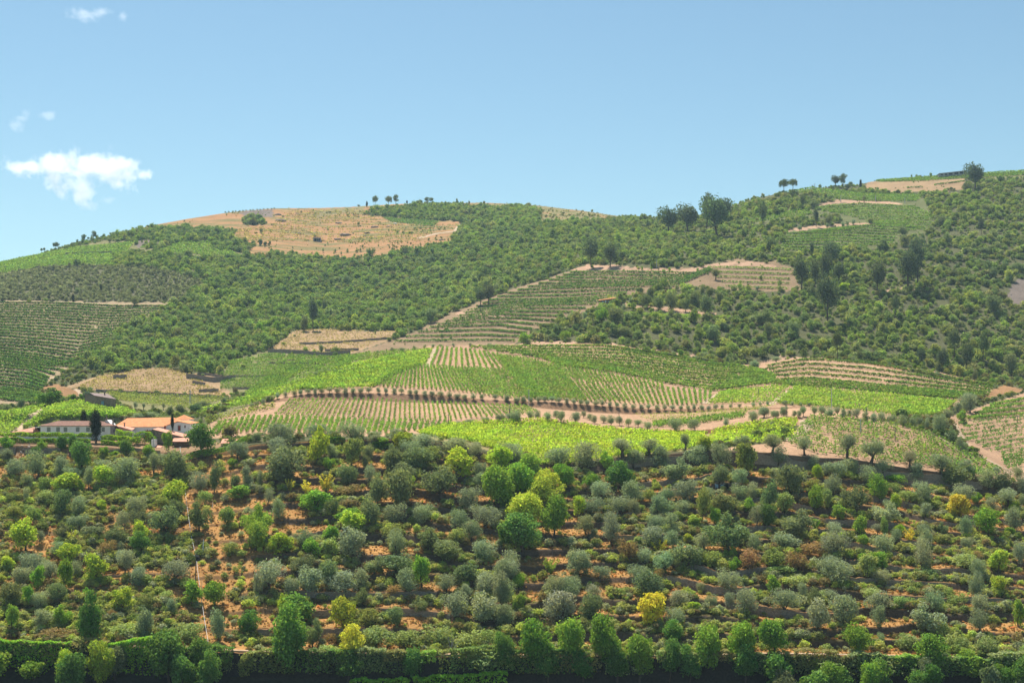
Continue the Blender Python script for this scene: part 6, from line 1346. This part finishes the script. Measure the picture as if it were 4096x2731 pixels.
size = np.minimum(size * 1.15, 4.2); bigb = (~dry) & (RNG.random(n) < .10); size = np.where(bigb, RNG.uniform(2.6, 4.8, n), size)
idx = np.where(dry, NB + RNG.integers(0, 3, n), RNG.integers(0, NB, n))
hgt = size * np.where(dry, RNG.uniform(.5, .8, n), RNG.uniform(.55, .95, n))
pal = np.array([[.18, .195, .07], [.13, .165, .05], [.22, .23, .07], [.185, .20, .12], [.15, .12, .055], [.22, .26, .06]])
tint = np.where(dry[:, None], np.array([[.36, .21, .09]]) * RNG.uniform(.65, 1.25, (n, 1)), pal[RNG.integers(0, 6, n)] * RNG.uniform(.7, 1.2, (n, 1)))
scatter("undergrowth", np.stack([x, D, z - .08], 1), np.stack([size, size, hgt], 1), idx, tint, "dry grass tufts and low green undergrowth covering the near terraces", "undergrowth")
x, D, z, sx = sample(60000, 402.5, 537)
nz = fbm(x / 11, D / 7, 51, 4); i_ = np.clip(np.searchsorted(DR, D) - 1, 0, len(DR) - 1); j_ = np.clip(((sx - XS[0]) / 6).astype(int), 0, len(XS) - 1)
keep = RNG.random(len(x)) < np.where(riser[i_, j_] > .2, .05, np.clip(.75 - (nz - .45) * 4, .15, .8)); x, D, z = (a[keep] for a in (x, D, z)); n = len(x)
size = RNG.uniform(.35, 1.0, n); hgt = size * RNG.uniform(.5, 1.0, n)
dp = np.array([[.40, .23, .085], [.46, .31, .13], [.30, .17, .07], [.34, .27, .11]])[RNG.integers(0, 4, n)] * RNG.uniform(.7, 1.2, (n, 1)) * .62
scatter("dry_grass", np.stack([x, D, z - .05], 1), np.stack([size, size, hgt], 1), NB + RNG.integers(0, 3, n), dp, "golden dry grass tufts on the bare ground of the near terraces", "grass")
# weeds and small bushes on the banks and edges of the vineyards
x, D, z, sx = sample(60000, 541, 880)
sy = HY - z / D * F; L = lab_at(sx, sy)
d4 = np.interp(sx, XS, D4); d5 = np.interp(sx, XS, D5); d7 = np.interp(sx, XS, D7)
pr_ = np.where((L == 0) & (D > d5 - 5), .5, 0) + np.where((abs(D - d4 - 2.5) < 3) & (sx > 1000) & (sx < 3200), .04, 0) + np.where(L == 5, .01, 0) + np.where((L == 0) & (D <= d5 - 5), .35, 0)+ np.where(L == 10, .06, 0)
keep = RNG.random(len(x)) < pr_
x, D, z, sx, L = (a[keep] for a in (x, D, z, sx, L)); n = len(x)
size = np.where(L == 0, RNG.lognormal(.75, .4, n), RNG.uniform(.4, 1.1, n)); idx = RNG.integers(0, NB, n)
tint = pal[RNG.integers(0, 5, n)] * RNG.uniform(.6, 1.1, (n, 1)) * np.array([.8, .9, .8])
scatter("bank_weeds", np.stack([x, D, z - .08], 1), np.stack([size, size, size * .8], 1), idx, tint, "weeds and low bushes on the banks between the vineyards", "weeds")

# ---------------------------------------------------------------- air
mbx = MB().box(-2600, 2600, -20, 2850, -330, 420)
mh = bpy.data.materials.new("haze_air"); mh.use_nodes = True; nt = mh.node_tree; nt.nodes.clear()
out = N(nt, "ShaderNodeOutputMaterial"); pv = N(nt, "ShaderNodeVolumePrincipled")
pv.inputs["Color"].default_value = (.60, .82, 1.0, 1); pv.inputs["Density"].default_value = HAZE; pv.inputs["Anisotropy"].default_value = .25
nt.links.new(pv.outputs[0], out.inputs["Volume"])
hz_o = mbx.build("haze", mh); tag(hz_o, "thin blue summer haze over the valley", "haze", None, "stuff")
# clouds: volumes far behind the hills
def cloud(label, D, blobs, dens=.02, name="cloud"):
    """blobs: photo x, y, half width, half height"""
    k = D / F; c0 = np.mean([b[:2] for b in blobs], 0); ctr = Vector(PW(c0[0], c0[1], D))
    mt = bpy.data.materials.new("cloud_vapour"); mt.use_nodes = True; nt = mt.node_tree; nt.nodes.clear()
    out = N(nt, "ShaderNodeOutputMaterial"); pv = N(nt, "ShaderNodeVolumePrincipled"); nt.links.new(pv.outputs[0], out.inputs["Volume"])
    pv.inputs["Color"].default_value = (1, 1, 1, 1); pv.inputs["Anisotropy"].default_value = .55
    tc = N(nt, "ShaderNodeTexCoord"); s0 = 1 / (k * 60)
    tx = N(nt, "ShaderNodeTexNoise"); tx.inputs["Scale"].default_value = s0; tx.inputs["Detail"].default_value = 8; tx.inputs["Roughness"].default_value = .66
    nt.links.new(tc.outputs["Object"], tx.inputs["Vector"])
    cur = None; lo = np.full(3, 1e9); hi = -lo
    for (bx_, by_, rx, ry) in blobs:
        p = np.array(PW(bx_, by_, D)) - np.array(ctr); r = np.array([rx * k, (rx + ry) / 2 * k * .8, ry * k])
        lo = np.minimum(lo, p - r * 1.25); hi = np.maximum(hi, p + r * 1.25)
        a = N(nt, "ShaderNodeVectorMath", operation='SUBTRACT'); nt.links.new(tc.outputs["Object"], a.inputs[0]); a.inputs[1].default_value = p
        b_ = N(nt, "ShaderNodeVectorMath", operation='DIVIDE'); nt.links.new(a.outputs[0], b_.inputs[0]); b_.inputs[1].default_value = r
        l = N(nt, "ShaderNodeVectorMath", operation='LENGTH'); nt.links.new(b_.outputs[0], l.inputs[0])
        f_ = N(nt, "ShaderNodeMath", operation='SUBTRACT'); f_.inputs[0].default_value = 1; nt.links.new(l.outputs["Value"], f_.inputs[1])
        if cur is None: cur = f_.outputs[0]
        else:
            mx = N(nt, "ShaderNodeMath", operation='SMOOTH_MAX'); mx.inputs[2].default_value = .25; nt.links.new(cur, mx.inputs[0]); nt.links.new(f_.outputs[0], mx.inputs[1]); cur = mx.outputs[0]
    nn = N(nt, "ShaderNodeMath", operation='MULTIPLY_ADD'); nt.links.new(tx.outputs[0], nn.inputs[0]); nn.inputs[1].default_value = 3.8; nn.inputs[2].default_value = -2.0
    ad = N(nt, "ShaderNodeMath", operation='ADD'); nt.links.new(cur, ad.inputs[0]); nt.links.new(nn.outputs[0], ad.inputs[1])
    ml = N(nt, "ShaderNodeMath", operation='MULTIPLY', use_clamp=True); nt.links.new(ad.outputs[0], ml.inputs[0]); ml.inputs[1].default_value = 1.0
    md = N(nt, "ShaderNodeMath", operation='MULTIPLY'); nt.links.new(ml.outputs[0], md.inputs[0]); md.inputs[1].default_value = dens
    nt.links.new(md.outputs[0], pv.inputs["Density"])
    o = MB().box(lo[0], hi[0], lo[1], hi[1], lo[2], hi[2]).build(name, mt, None, ctr); o["kind"] = "structure"; o["label"] = label
    return o
CD = 9000
cloud("main white cloud over the left hill", CD, [(110, 672, 110, 34), (230, 662, 110, 55), (340, 660, 120, 62), (430, 670, 90, 70), (480, 700, 80, 60), (225, 720, 55, 50), (260, 745, 50, 45), (330, 760, 50, 60), (585, 700, 45, 28), (500, 650, 50, 35)], .018)
cloud("small cloud near the top edge", CD, [(330, 55, 60, 34), (395, 50, 60, 22), (490, 70, 22, 18)], .006)
cloud("wisps at the left edge", CD, [(100, 455, 30, 22), (190, 465, 38, 20), (60, 500, 30, 26), (85, 470, 40, 18)], .005)
cloud("faint scrap under the main cloud", CD, [(430, 802, 34, 22), (350, 820, 50, 22)], .005)
